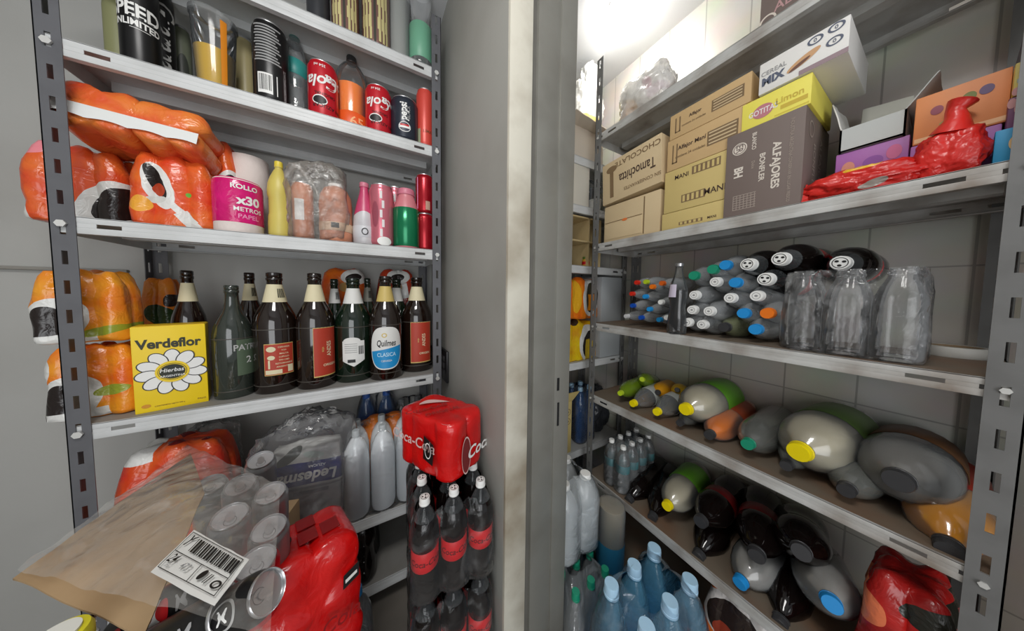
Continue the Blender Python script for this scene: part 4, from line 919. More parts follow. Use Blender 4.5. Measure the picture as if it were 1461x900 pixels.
def lp(u, v, l=.005): return P4[0]*(1-u)*(1-v)+P4[1]*u*(1-v)+P4[2]*u*v+P4[3]*(1-u)*v+Vector((0, 0, l))
rnd = random.Random(3); u = .22
while u < .93:
    d = rnd.choice((.012, .02, .03)); ls.quad([lp(u, .55), lp(u+d, .55), lp(u+d, .86), lp(u, .86)], BLACK); u += d+.014
for u0, u1, v0, v1 in ((.05, .95, .45, .465), (.05, .06, .08, .92), (.94, .95, .08, .92), (.05, .95, .08, .095), (.05, .95, .905, .92), (.52, .53, .08, .45)): ls.quad([lp(u0, v0), lp(u1, v0), lp(u1, v1), lp(u0, v1)], BLACK)
ls.text('24', lp(.15, .32), ux, uy, H2*.16, BLACK, lift=.001); ls.text('473', lp(.37, .28), ux, uy, H2*.13, GREYI, lift=.001); ls.text('ml', lp(.15, .17), ux, uy, H2*.07, GREYI, lift=.001); ls.disc(lp(.64, .30), ux, uy, W2*.035, H2*.09, BLACK); ls.text('II', lp(.74, .28), ux, uy, H2*.16, BLACK, lift=.001); ls.disc(lp(.87, .26), ux, uy, W2*.06, H2*.07, BLACK, r0=.6); ls.text('Y', lp(.13, .73), ux, uy, H2*.22, BLACK, lift=.001)
ls.build('barcode_sheet', t, 60)
FK = film('tray_film', (226, 222, 216), .06, .36, .1, (14, .8), streak=.28)
sheet([c3+Vector((.004, .002, .010)), lo(385, 905, .03), lo(400, 690, .03), lo(266, 634, .012)], (0, 0, 1), FK, nu=60, nv=50, bulge=.028, amp=.012, freq=11, seed=9).build('film', t, 80)
# white and yellow tub at the lower left
c = at_y(80, 886, .60)
tb = thing('food_tub', 'small white tub with a yellow rim below the kraft card', 'tub', TR((c.x+.01, c.y-.02, 0)))
hz = c.z-.004
MB().lathe([(0, .002), (.02, 0), (.026, .01), (.026, hz-.03), (0, hz-.03)], mat('tub_white', (222, 222, 214), .4), seg=36).build('tub', tb); MB().lathe([(.027, hz-.03), (.029, hz-.026), (.029, hz-.012), (.026, hz-.004), (0, hz-.004)], mat('tub_yellow', (214, 204, 40), .4), seg=36).build('lid', tb)
MB().lathe([(0, hz-.0035), (.02, hz-.0035), (.02, hz), (0, hz)], mat('tub_white', (222, 222, 214), .4), seg=36).build('lid_insert', tb)
# ================================================================ right rack: boxes on the second shelf
MX = Matrix.Rotation(-PI/2, 4, 'Z')          # local front (-y) faces the aisle (-x); local x runs towards the near end
FXV, FZV = (1, 0, 0), (0, 0, 1)
def corner_box(A, B, ztop_px, z, Xf):
    """front face from pixel column A to B at depth Xf, from height z up to pixel row ztop_px at column (A+B)/2: origin, width, height"""
    a, b = at_x(A, 300, Xf), at_x(B, 300, Xf); h = at_x((A+B)/2, ztop_px, Xf).z-z
    return Vector((Xf, a.y, z)), a.y-b.y, h
def carton(label, o, w, d, h, m, deco=None, rz=0, ry=0, name='cardboard_box', cat='box', group=None, tape=None, bev=.002):
    t = thing(name, label, cat, Matrix.Translation(o) @ MX @ Matrix.Rotation(rz, 4, 'Z') @ Matrix.Rotation(ry, 4, 'Y'), group)
    mb = MB().box((0, 0, 0), (w, d, h), m, bev=bev)
    if deco: deco(mb, w, d, h)
    mb.build('carton', t)
    if tape:
        q = MB().box((.001, d/2-.018, h), (w-.001, d/2+.018, h+.0008), tape); q.box((-.0008, d/2-.018, h*.72), (0, d/2+.018, h), tape); q.box((w, d/2-.018, h*.72), (w+.0008, d/2+.018, h), tape); q.build('tape', t)
    return t
KRB = mat('pale_kraft', (206, 184, 146), .7, nz=(6, .4), col2=(188, 162, 122), bump=(20, .06)); KRY = mat('straw_kraft', (204, 182, 118), .7, nz=(6, .4), col2=(190, 166, 104), bump=(20, .06))
KINK = mat('kraft_ink', (124, 100, 70), .6); TAPE = mat('packing_tape_clear', (190, 164, 122), .25); DINK = mat('dark_brown_ink', (70, 50, 40), .6)
def Ft(mb, s, w, h, u, v, size, m, wide=.9, up=1, bold=.012, lift=.0006): mb.text(s, (u*w, -.0002, v*h), (up, 0, 0), (0, 0, up), size, m, wide=wide, bold=bold, lift=lift)
def Fr(mb, w, h, u0, u1, v0, v1, m, lift=.0004): mb.quad([(u0*w, -lift, v0*h), (u1*w, -lift, v0*h), (u1*w, -lift, v1*h), (u0*w, -lift, v1*h)], m)
def tbox(mb, w, d, h):
    Ft(mb, 'Tamochitta', w, h, .62, .48, h*.22, DINK, up=-1, wide=.62); Ft(mb, 'SIN CONSERVANTES', w, h, .7, .2, h*.075, KINK, up=-1, wide=.9); Ft(mb, 'CHOCOLATE', w, h, .62, .85, h*.12, KINK, up=-1, wide=1.1)
    Fr(mb, w, h, .15, .22, .12, .75, KINK); mb.disc((.185*w, -.0002, .8*h), FXV, FZV, w*.1, h*.08, KINK)
# tilted upper box over a lower, half-crushed one, at the far end
o1, w1, h1 = corner_box(863, 942, 283, Zb, .885)
def lowdeco(mb, w, d, h):
    mb.box((.02*w, -.002, .08*h), (.72*w, .0, .52*h), KRB, bev=.0015); Fr(mb, w, h, .02, .72, .53, .55, KINK); Fr(mb, w, h, .74, .76, .05, .95, KINK); mb.disc((.42*w, -.0026, .52*h), FXV, FZV, w*.05, h*.035, mat('orange_ink', (222, 120, 60), .5))
carton('lower kraft box with a crumpled front at the far end of the box shelf', o1, w1, .22, h1, KRB, lowdeco)
o2, w2, h2 = corner_box(860, 943, 216, Zb+h1+.006, .875)
carton('upper kraft box with dark upside down lettering, tilted on the crumpled one', o2+Vector((0, 0, .0)), w2, .24, h2*1.0, KRB, tbox, rz=.0, ry=-.05, tape=TAPE)
# column of four flat kraft boxes
px = ((945, 1047), (947, 1049), (949, 1056), (951, 1062)); tops = (293, 228, 178, 138); z = Zb; X4 = .882
names = ('lowest of the four straw kraft boxes stacked left of the dark ALFAJORES box', 'second from the bottom of the four stacked kraft boxes, the tallest one', 'third from the bottom of the four stacked kraft boxes, its print in two blocks', 'topmost of the four stacked kraft boxes under the top shelf')
def flatdeco(k):
    def f(mb, w, d, h):
        if k < 2:
            Ft(mb, 'MANI', w, h, .74, .26, h*.13, DINK, up=1); Fr(mb, w, h, .28, .62, .16, .34, KINK)
            for i in range(5): Fr(mb, w, h, .30+.065*i, .335+.065*i, .18, .32, KRY, lift=.0007)
            if k: Fr(mb, w, h, .42, .80, .74, .92, KINK); Ft(mb, 'MANI', w, h, .27, .8, h*.1, DINK); [Fr(mb, w, h, .45+.06*i, .48+.06*i, .76, .90, KRY, lift=.0007) for i in range(6)]
        else:
            Ft(mb, 'Alfajor Maní' if k == 2 else 'Alfajor', w, h, .36, .62, h*.17, DINK, bold=.02); Ft(mb, 'contiene 24 unidades', w, h, .34, .38, h*.08, KINK); Fr(mb, w, h, .57, .93, .30, .72, KINK)
            for i in range(4): Fr(mb, w, h, .59, .91, .34+.1*i, .38+.1*i, KRB, lift=.0007)
            Fr(mb, w, h, .08, .10, .2, .8, KINK); Fr(mb, w, h, .14, .16, .2, .8, KINK); Fr(mb, w, h, .08, .16, .2, .24, KINK)
    return f
for k in range(4):
    o, w, h = corner_box(px[k][0], px[k][1], tops[k], z, X4); carton(names[k], o, w, .26, h-.001, KRY if k < 2 else mat('tan_kraft', (202, 170, 122), .7, nz=(6, .4), col2=(184, 150, 104)), flatdeco(k), tape=TAPE if k == 3 else None); z += h
# dark ALFAJORES box
DK = mat('taupe_card', (118, 104, 98), .6, nz=(5, .3), col2=(104, 92, 86)); PALEI = mat('cream_ink', (222, 212, 200), .55); DIM = mat('taupe_ink', (160, 146, 136), .6)
def alf(mb, w, d, h):
    def V(s, u, v, size, m, wide=.9, bold=.02): mb.text(s, (u*w, -.0002, v*h), (0, 0, -1), (1, 0, 0), size, m, wide=wide, bold=bold)
    V('ALFAJORES', .68, .48, w*.135, PALEI, 1.12, .03); V('BONFLER', .52, .50, w*.075, PALEI, 1.1); V('BLANCO', .40, .83, w*.06, PALEI); V('Dulce', .40, .56, w*.045, DIM)
    V('BH', .20, .52, w*.13, PALEI, .85, .04); mb.disc((.2*w, -.0002, .80*h), FXV, FZV, w*.105, w*.105, PALEI); mb.disc((.2*w, -.0002, .80*h), FXV, FZV, w*.09, w*.09, DK, lift=.0008, r0=.86); V('ER', .2, .80, w*.10, DK)
    for i in range(7): Fr(mb, w, h, .14, .46, .07+.028*i, .077+.028*i, DIM); Fr(mb, w, h, .14+.05*i, .15+.05*i, .07, .245, DIM, lift=.0005)
    V('INDUSTRIA ARGENTINA', .86, .72, w*.045, DIM); V('CONSERVAR EN LUGAR FRESCO', .86, .28, w*.04, DIM)
    s = lambda q, u, v, size, m: mb.text(q, (w+.0002, u*d, v*h), (0, 0, -1), (0, 1, 0), size, m)
    s('ALFAJORES', .62, .5, d*.13, DIM); s('BONFLER', .38, .45, d*.09, DIM); mb.disc((w+.0002, .22*d, .82*h), (0, 1, 0), FZV, d*.09, d*.09, DIM, r0=.8)
oA, wA, hA = corner_box(1032, 1141, 176, Zb, .876)
carton('large dark taupe box lettered ALFAJORES standing on end', oA, wA, .215, hA, DK, alf)
# yellow and white boxes on top of it
YC = mat('lemon_card', (238, 226, 96), .55)
def yel(mb, w, d, h):
    mb.disc((.34*w, -.0002, .45*h), FXV, FZV, w*.16, h*.24, mat('plum_ink', (190, 120, 130), .5)); Ft(mb, 'GOTITAS', w, h, .34, .46, h*.2, WHITE, wide=.7); Ft(mb, 'Limon', w, h, .72, .55, h*.22, mat('mustard_ink', (206, 178, 60), .5)); Fr(mb, w, h, .52, .98, .05, .10, mat('gold_ink', (216, 196, 70), .5))
    Fr(mb, w, h, .60, .96, .22, .36, mat('mustard_ink', (206, 178, 60), .5))
oY, wY, hY = corner_box(1051, 1146, 132, Zb+hA+.001, .880)
carton('lemon yellow sweets box lying on the dark ALFAJORES box', oY, wY, .19, hY, YC, yel)
WC = mat('white_card', (232, 230, 226), .55)
def mixd(mb, w, d, h):
    NV = mat('slate_ink', (84, 92, 112), .5); Ft(mb, 'CEREAL', w, h, .19, .62, h*.14, GREYI); Ft(mb, 'MIX', w, h, .19, .36, h*.26, NV, bold=.05)
    for u, v in ((.66, .82), (.87, .86), (.86, .50)): mb.disc((u*w, -.0002, v*h), FXV, FZV, w*.085, h*.12, NV, r0=.7); mb.text('0', (u*w, -.0002, v*h), FXV, FZV, h*.1, NV)
    mb.disc((.54*w, -.0002, .42*h), Vector((1, 0, .45)), Vector((-.45, 0, 1)), w*.20, h*.11, mat('biscuit_ink', (206, 160, 116), .5)); mb.disc((.50*w, -.0002, .34*h), Vector((1, 0, .45)), Vector((-.45, 0, 1)), w*.13, h*.05, mat('cocoa_ink', (110, 74, 60), .5), lift=.0008)
    Fr(mb, w, h, .5, 1, 0, .14, mat('mauve_ink', (150, 128, 134), .5), lift=.0006)
oW, wW, hW = corner_box(1072, 1193, 66, Zb+hA+hY+.003, .874)
carton('white cereal mix box on top of the yellow one, just under the top shelf', oW+Vector((.0, 0, 0)), wW, .22, min(hW, Za-.036-oW.z), WC, mixd)
# open white display box behind, then purple and orange boxes
GC_ = mat('greyed_card', (190, 194, 192), .6)
oO, wO, hO = corner_box(1190, 1282, 150, Zb+.115, .95)
def opened(label):
    t = thing('display_box', label, 'box', Matrix.Translation(oO) @ MX); w, d, h = wO, .2, .05
    mb = MB(); mb.box((0, 0, 0), (w, d, .003), GC_); mb.box((0, 0, 0), (w, .003, h), GC_); mb.box((0, d-.003, 0), (w, d, h), GC_); mb.box((0, 0, 0), (.003, d, h), GC_); mb.box((w-.003, 0, 0), (w, d, h), GC_); mb.build('tray', t)
    sheet([(0, d, h), (w, d, h), (w*.92, d+.01, h+.11), (.05*w, d+.01, h+.12)], (0, -1, 0), mat('pale_card', (206, 206, 196), .6), amp=.002, thick=.002).build('lid', t, 60)
    sheet([(w, .0, h), (w, d, h), (w+.035, d-.02, h+.05), (w+.03, .02, h+.06)], (1, 0, 0), GC_, amp=.002, thick=.002).build('side_flap', t, 60)
    sheet([(.0, .02, h), (.0, d, h), (-.02, d-.02, h+.1), (-.02, .03, h+.08)], (-1, 0, 0), WC, amp=.002, thick=.002).build('side_flap', t, 60)
opened('open pale display box with raised lid, between the cereal mix box and the orange box')
LIL = mat('lilac_card', (170, 104, 176), .5)
def lil(mb, w, d, h):
    mb.disc((.2*w, -.0002, .35*h), FXV, FZV, w*.1, h*.26, mat('peach_ink2', (214, 140, 120), .5)); mb.disc((.55*w, -.0002, .4*h), FXV, FZV, w*.14, h*.2, mat('violet_ink', (140, 76, 160), .5)); mb.disc((.82*w, -.0002, .55*h), FXV, FZV, w*.1, h*.25, mat('pink_ink', (206, 104, 150), .5))
oP, wP, hP = corner_box(1187, 1289, 190, Zb+.056, .955)
CRM = mat('ecru_card', (206, 196, 168), .6)
oB, wB, hB = corner_box(1182, 1284, 225, Zb, .950)
carton('low cream box with dark end under the lilac box, behind the red bags', oB, wB, .2, .053, CRM, lambda mb, w, d, h: Fr(mb, w, h, .8, 1, .3, 1, mat('espresso_card', (64, 48, 42), .5)))
carton('lilac sweets box left of the orange box on the box shelf', oP-Vector((0, 0, .001)), wP, .2, .058, LIL, lil)
ORC = mat('apricot_card', (226, 142, 84), .5)
def orc(mb, w, d, h):
    for i, c in enumerate(((150, 70, 90), (206, 110, 70), (120, 130, 60), (100, 80, 120))): mb.disc(((.26+.17*i)*w, -.0002, (.62+.035*i)*h), FXV, FZV, w*.075, h*.09, mat('fruit_ink_%d' % i, c, .5))
    Fr(mb, w, h, .02, .98, .03, .12, mat('peach_edge', (240, 190, 140), .5)); mb.disc((.4*w, -.0002, .3*h), FXV, FZV, w*.1, h*.06, mat('lime_ink', (150, 170, 90), .5))
ol, wl, hl = corner_box(1291, 1420, 195, Zb, .935)
carton('lilac box lying under the orange box, half hidden by the red bags', ol, wl*.98, .2, hl, LIL, lambda mb, w, d, h: mb.disc((.2*w, -.0002, .5*h), FXV, FZV, w*.1, h*.3, mat('violet_ink', (140, 76, 160), .5)))
oC, wC, hC = corner_box(1293, 1424, 124, Zb+hl+.001, .935)
carton('apricot orange sweets box with a row of fruits on it', oC, wC, .2, hC, ORC, orc)
# boxes at the near end
oS, wS, hS = corner_box(1408, 1475, 182, Zb, .905)
SKY = mat('cyan_card', (40, 150, 200), .5)
def sky(mb, w, d, h): mb.disc((.62*w, -.0002, .58*h), FXV, FZV, w*.30, h*.26, mat('buff_ink', (236, 200, 140), .5)); mb.disc((.62*w, -.0002, .58*h), FXV, FZV, w*.22, h*.19, mat('nut_ink', (150, 110, 80), .5), lift=.0008); Fr(mb, w, h, .25, 1, .05, .12, WHITE)
carton('bright blue biscuit box at the near end of the box shelf', oS, min(wS, .10), .24, hS, SKY, sky)
oV, wV, hV = corner_box(1422, 1475, 138, Zb+hS+.001, .915)
VIO = mat('plum_card', (120, 72, 110), .5)
carton('dark plum box between the blue biscuit box and the yellow sausage box', oV, min(wV, .085), .22, hV, VIO, lambda mb, w, d, h: [mb.disc(((.1+.2*i)*w, -.0002, (.8-.2*(i % 2))*h), FXV, FZV, w*.13, h*.16, mat('rosy_ink', (206, 150, 150), .5)) for i in range(5)])
oG, wG, hG = corner_box(1426, 1475, 90, Zb+hS+hV+.002, .915)
YG = mat('butter_card', (224, 204, 110), .5)
carton('yellow box with dark green stripes and pink rounds at the near end', oG, min(wG, .085), .22, hG, YG, lambda mb, w, d, h: (mb.disc((.55*w, -.0002, .66*h), Vector((1, 0, .3)), Vector((-.3, 0, 1)), w*.42, h*.13, mat('forest_ink', (50, 62, 50), .5)), Fr(mb, w, h, .1, 1, .38, .5, mat('sage_ink', (170, 186, 170), .5)), [mb.disc(((.1+.22*i)*w, -.0002, .13*h), FXV, FZV, w*.12, h*.12, mat('rosy_ink', (206, 150, 150), .5)) for i in range(5)]))
zN = Zb+hS+hV+hG+.003
oN, wN, hN = corner_box(1440, 1480, 12, zN, .925)
carton('tall dark slate box with an orange top, highest at the near end', oN, min(wN, .07), .2, min(hN, Za-.04-zN), mat('slate_card', (92, 88, 106), .5), lambda mb, w, d, h: (Fr(mb, w, h, 0, .12, .1, .5, WHITE), mb.disc((.6*w, -.0002, .92*h), FXV, FZV, w*.4, h*.08, mat('amber_ink2', (222, 150, 60), .5)), Fr(mb, w, h, .1, 1, .02, .1, GREYI)))
# red snack bags sprawled in front
a, b = at_x(1138, 260, .885), at_x(1400, 240, .885); yq = at_x(1264, 228, .90); gx_ = (a.y+b.y)/2-yq.y
RB = printed('red_bag', (216, 40, 32), [('e', gx_, yq.z-Zb, .032, .009, .15, (236, 180, 40)), ('e', gx_+.012, .012, .018, .007, .2, (150, 140, 132))], 0.32, (26, .35), base2=(190, 28, 24), wr=.012)
a, b = at_x(1138, 260, .885), at_x(1400, 240, .885); wid = (a.y-b.y)*.88
t = thing('snack_bag', 'flat red snack bag lying along the shelf edge, yellow blotch near its middle', 'bag', Matrix.Translation((.913, (a.y+b.y)/2+.02, Zb)) @ MX)
crumple((wid, .075, (at_x(1290, 205, .90).z-Zb)*.72), RB, sub=5, amp=.20, freq=2.0, seed=12, boxy=.25).build('pouch', t, 70)
hb = MB(); s0 = (-wid*.46, -.01, .02)
sheet([(-wid*.52, -.035, .002), (-wid*.36, -.03, .004), (-wid*.40, .0, .05), (-wid*.54, -.01, .045)], (0, -1, 0), RB, amp=.006, thick=.001, mb=hb); hb.build('crimped_end', t, 70)
c = at_x(1338, 190, .90)
t = thing('snack_bag', 'red snack bag standing with a gathered peak in front of the orange box', 'bag', Matrix.Translation((.910, c.y-.012, Zb+.0005)) @ MX)
hp = at_x(1378, 140, .90).z-Zb
RB2 = printed('plain_red_bag', (216, 40, 32), [], .32, (26, .35), base2=(190, 28, 24), wr=.012)
bm_ = crumple((.074, .046, hp*.66), RB2, sub=5, amp=.16, freq=2.0, seed=15, boxy=.3); bm_.build('pouch', t, 70)
MB().tube([(.0, 0, hp*.62), (.004, -.004, hp*.78), (.002, 0, hp*.9), (.008, .002, hp)], [.022, .012, .010, .016], RB2, seg=14).build('gathered_neck', t, 70)
# ---------------------------------------------------------------- top shelf
BGP = film('white_bread_bag', (244, 242, 238), .45, .8, .2, (22, .5), streak=.3)
a, b = at_x(882, 150, .93), at_x(960, 120, .93)
t = thing('snack_bag', 'clear bag with orange and pink print at the far end of the top shelf', 'bag', Matrix.Translation((.955, (a.y+b.y)/2, Za)) @ MX)
crumple((a.y-b.y, .14, at_x(925, 97, .93).z-Za), BGP, sub=5, amp=.16, freq=1.9, seed=17, boxy=.4).build('film', t, 80)
crumple(((a.y-b.y)*.9, .12, (at_x(905, 118, .93).z-Za)), printed('orange_rolls', (242, 240, 234), [('e', -.06, .03, .055, .06, .6, (240, 176, 50)), ('e', .03, .10, .014, .03, .4, (206, 80, 130)), ('e', .06, .06, .03, .02, .2, (236, 210, 220))], .4, (20, .2), base2=(232, 226, 216)), sub=4, amp=.1, freq=2, seed=18).build('contents', t, 80)
o, w, h = corner_box(1068, 1200, -60, Za, .90)
carton('dark taupe alfajores carton on the top shelf, mostly out of sight', o, w, .24, .18, DK, lambda mb, w, d, h: (mb.disc((.1*w, -.0002, .12*h), FXV, FZV, .016, .016, PALEI, r0=.75), Ft(mb, 'ALFAJORES', w, h, .6, .22, h*.16, mat('faded_rose_ink', (190, 150, 150), .5))))
# ================================================================ right rack: lying bottles
PILEB = film('grey_pile_pet', (218, 222, 224), .26, .62, .08, None)
def lie(label, cpx, Xc, R, H, zs=None, bpx=None, dyz=(0, 0), group=None, **k):
    """bottle on its side, cap towards the aisle: cap centre at pixel cpx and depth Xc; its foot rests on a shelf at zs"""
    c = at_x(cpx[0], cpx[1], Xc); dy = dyz[0]*H; dz = dyz[1]*H
    if bpx: q = at_x(bpx[0], bpx[1], Xc+.10); dy = max(-.4*H, min(.4*H, (q.y-c.y)/.10*H*.8))
    if zs is not None: dz = zs+R-c.z
    d = Vector((math.sqrt(max(.01, H*H-dy*dy-dz*dz)), dy, dz)).normalized()
    return pet(label, frame(c+d*H, -d), R, H, group=group, **k)
C_ = lambda n, c: mat(n, c, .35)
cR, cL, cO, cB, cD, cT, cG, cS, cK, cY = C_('capred', (206, 44, 28)), C_('caplime', (176, 200, 40)), C_('caporange', (230, 116, 24)), C_('cap_sky', (30, 140, 210)), C_('capdeep', (20, 74, 170)), C_('capteal', (24, 118, 170)), C_('capgreen', (26, 140, 108)), C_('capgrey', (196, 196, 196)), mat('dark_cap', (52, 52, 54), .4), C_('capyellow', (238, 216, 10))
def ringcap(mb, R, H): mb.disc((0, 0, H), (1, 0, 0), (0, 1, 0), R*.6, R*.6, GREYI, r0=.86, lift=.0003); mb.disc((0, 0, H), (1, 0, 0), (0, 1, 0), R*.25, R*.2, GREYI, lift=.0003, n=10)
SMALL = [  # far-end group of small bottles: pixel, cap, label
 ((908, 403), cR, 'small clear bottle with a red cap, top left of the far small bottles'), ((901, 419), cR, 'small clear bottle with a red cap in the second row of small bottles'),
 ((921, 402), cL, 'small bottle with a lime cap right of the two red caps'), ((930, 409), cO, 'small bottle with a bright orange cap beside the lime one'),
 ((944, 404), C_('capburnt', (206, 92, 24)), 'small bottle with a burnt orange cap left of the glass cola bottle'), ((920, 423), cB, 'small bottle with a light blue cap under the lime and orange caps'),
 ((942.5, 431), WHITE, 'small white capped bottle touching the glass cola bottle, upper one'), ((902, 436), cD, 'small bottle with a deep blue cap under the red caps'),
 ((926, 441), cB, 'small bottle with a light blue cap in the third row of small bottles'), ((914, 453), cD, 'small bottle with a deep blue cap in the bottom row of the small bottles'),
 ((940, 456), cT, 'small bottle with a dull teal blue cap in the bottom row of the small bottles'), ((951, 453), WHITE, 'small white capped bottle touching the glass cola bottle, lower one'),
 ((893, 451), cS, 'small grey capped bottle at the very end of the bottle shelf')]
for (p, c, l) in SMALL: lie(l, p, .895+.012*random.random(), .0225, .20, kind=WATER, cap=c, body=PILEB, name='plastic_bottle', dyz=(.03*random.uniform(-1, 1), .0), group='small bottles lying at the far end', caph=.085)
PILE = [
 ((989, 393), cG, 'clear bottle with a green cap, top left of the pile'), ((1016, 384), cG, 'clear bottle with a green cap behind the top of the pile'), ((1034, 378), cB, 'clear bottle with a blue cap, topmost of the pile'),
 ((1020, 402), WHITE, 'clear bottle with a white cap below the topmost blue cap'), ((1048, 403), cB, 'clear bottle with a blue cap left of the white cola caps'),
 ((990, 421), WHITE, 'clear bottle with a white cap right of the neck of the glass cola bottle'), ((1041, 425), WHITE, 'clear bottle with a white cap in the middle of the pile'), ((1079, 422), WHITE, 'clear bottle with a white cap under the cola caps'),
 ((987, 442), WHITE, 'clear bottle with a white cap beside the waist of the glass cola bottle'), ((1011, 444), WHITE, 'clear bottle with a white cap, third row, second from the cola bottle'),
 ((980, 460), WHITE, 'clear bottle with a white cap beside the foot of the glass cola bottle'), ((1001, 463), WHITE, 'clear bottle with a white cap in the bottom row, left of the dark cap'),
 ((1032, 467), cK, 'greenish bottle with a dark cap in the bottom row of the pile'), ((1060, 447), cB, 'clear bottle with a blue cap left of the orange cap'), ((1094, 447), cO, 'clear bottle with an orange cap beside the wrapped clear bottles'),
 ((1077, 470), cB, 'clear bottle with a blue cap, bottom right of the pile')]
GRNW = film('greenish_pet', (150, 156, 120), .45, .8, .12, None)
for (p, c, l) in PILE:
    lie(l, p, .895+.015*random.random(), .0365, .27, kind=WATER, cap=c, capdeco=ringcap if c is WHITE else None, body=GRNW if c is cK else PILEB, dyz=(.04*random.uniform(-1, 1), .0), group='bottles piled on their sides', caph=.075)
COLAS = [((1067, 377), 'dark cola bottle with a white star cap, leftmost of the four on the pile'), ((1113, 369), 'dark cola bottle with a white star cap, highest on the pile'), ((1092, 398), 'dark cola bottle with a white star cap, lowest of the four on the pile'), ((1199, 375), 'dark cola bottle with a white cap seen over the wrapped clear bottles')]
for i, (p, l) in enumerate(COLAS): lie(l, p, .90+.05*(i == 3), .047, .285, kind=COLA, cap=WHITE, capdeco=star_cap, body=CLEAR, liquid=COLA_L, fill=.84, lab=CRL, dyz=(-.05*(i < 3), .0), group='cola bottles lying on the pile', caph=.08)
# glass cola bottle
GL = [(0, .02), (.8, .01), (.95, 0), (1, .02), (1, .16), (.86, .30), (.80, .38), (.90, .48), (.98, .56), (.96, .62), (.78, .72), (.5, .82), (.38, .90), (.37, .95), (.42, .955), (.42, .975), (.36, .98), (.38, 1), (.3, 1)]
p, R, H = fit_x(953, 982, 376, Zc, .895)
t = thing('glass_bottle', 'small contour glass bottle of cola standing at the front of the bottle shelf', 'bottle', TR(p, facing(p)))
MB().lathe(prof(GL, R, H), CLEAR, seg=32).build('body', t, 60)
MB().lathe(prof([(0, .03)]+[(r*.95, z) for r, z in GL[4:10]]+[(0, .62)], R, H), COLA_L, seg=32).build('drink', t, 60)
mb = MB(); mb.cpatch(R*.985, -1.1, -.2, .52*H, .70*H, mat('lilac_paper', (206, 196, 214), .5), r1=R*.83, lift=.002); mb.build('label', t)
MB().lathe(prof([(.40, .955), (.45, .96), (.45, .995), (.36, 1.005), (0, 1.005)], R, H), ALU, seg=24).build('crown_cap', t)
# wrapped empties
a, b = at_x(1108, 480, .885), at_x(1322, 500, .885); r = (a.y-b.y)/6
h_ = at_x(1290, 382, .93).z-Zc
CRN = film('crinkled_film', (245, 246, 248), .0, .20, .05, (26, .9), streak=.22)
BRC = film('bright_clear_pet', (248, 250, 252), .02, .62, .04, (9, .5))
shrink_pack('pack of empty clear bottles in crinkled film, right of the bottle pile', TR((.883+2*r, (a.y+b.y)/2, Zc), -PI/2), 3, 2, r, h_, CRN, [(0, 0), (.6, 0), (.97, .005), (1, .05), (1, .3), (1, .55), (.98, .75), (.95, .9), (.9, 1.0)], kind=[(0, .02), (.6, 0), (.95, .02), (1, .07), (1, .6), (.93, .7), (.75, .8), (.55, .88), (.5, .92), (.55, .93), (.55, .96), (.5, .97), (.52, 1)], body=BRC, cap=None, seed=61, amp=.005, hull=.8)
q = at_z(1407, 506, Zc+.01)
t = thing('tape_ring', 'pale ring lying flat on the bottle shelf beside the near post', 'ring', (max(q.x, .92), max(q.y, -.012), Zc+.0005))
MB().lathe([(.032, 0), (.042, 0), (.044, .004), (.044, .018), (.042, .022), (.032, .022), (.032, 0)], mat('ring_pale', (176, 174, 168), .5), seg=40).build('ring', t); MB().lathe([(.030, .001), (.0322, .001), (.0322, .021), (.030, .021), (.030, .001)], mat('card_core', (150, 128, 100), .8), seg=40).build('core', t)
# ---------------------------------------------------------------- fourth shelf: big bottles on their sides
LIMEB = film('lime_pet', (112, 140, 30), .75, .95, .12, None, tint=(150, 180, 60)); CLD = mat('cloudy_pet_solid', (176, 169, 148), .22, spec=.6, coat=.3); GREYP = film('grey_pet', (120, 122, 118), .55, .85, .12, None)
ORG = mat('orange_drink', (208, 112, 8), .16, coat=.5); SILV = mat('silver_label', (190, 194, 190), .35, metal=.3); LBG = mat('green_label', (92, 150, 40), .4); LBO = mat('rust_label', (150, 62, 30), .45); LBB = mat('umber_label', (96, 62, 34), .5)
def B4(label, cpx, bpx, R, H=.29, Xc=.885, **k): return lie(label, cpx, Xc, R, H, Zd, bpx, **k)
B4('lime green bottle with a lime cap, farthest on the shelf of big bottles', (884.6, 561), (898, 553), .034, .27, body=LIMEB, cap=cL, kind=BIG)
B4('lime green bottle behind the farthest one, its cap hidden', (916, 541), (924, 539), .034, .20, 1.0, body=LIMEB, cap=cL, kind=BIG)
B4('clear bottle with a yellow cap and silver label, second from the far end', (902, 576), (922, 566), .037, .28, cap=cY, kind=COLA, lab=SILV, labz=(.3, .64), labr=1.0, body=CLEARG)
B4('clear bottle with a yellow cap and silver label, third from the far end', (936, 588), (954, 575), .037, .28, cap=cY, kind=COLA, lab=SILV, labz=(.3, .64), labr=1.0, body=CLEARG)
B4('bottle with a yellow orange label behind the silver labelled ones', (938, 560), (946, 550), .034, .19, 1.0, cap=cK, kind=BIG, body=mat('amber_label', (214, 150, 20), .4))
B4('small yellow bottle lying beside the amber one, near the wall', (966, 556), (972, 552), .030, .17, 1.02, cap=cK, kind=BIG, body=mat('dull_amber', (190, 150, 30), .4))
lie('large cloudy drink bottle with a yellow cap and green label, nearer the far end', (977, 584), .885, .062, .29, None, (1001, 570), (0, 0), body=CLEAR, liquid=CLD, fill=.93, cap=cY, kind=BIG, lab=LBG, labz=(.12, .52), labr=1.0)
B4('clear bottle with a dark cap lying under the large cloudy bottle', (969, 604), (985, 600), .030, .27, .89, body=GREYP, cap=cK, kind=COLA)
B4('orange drink bottle with a dark cap and rust label, middle of the shelf', (1011, 621), (1030, 607), .044, .29, .89, body=CLEAR, liquid=ORG, fill=.93, cap=cK, kind=BIG, lab=LBO, labz=(.12, .5), labr=1.0)
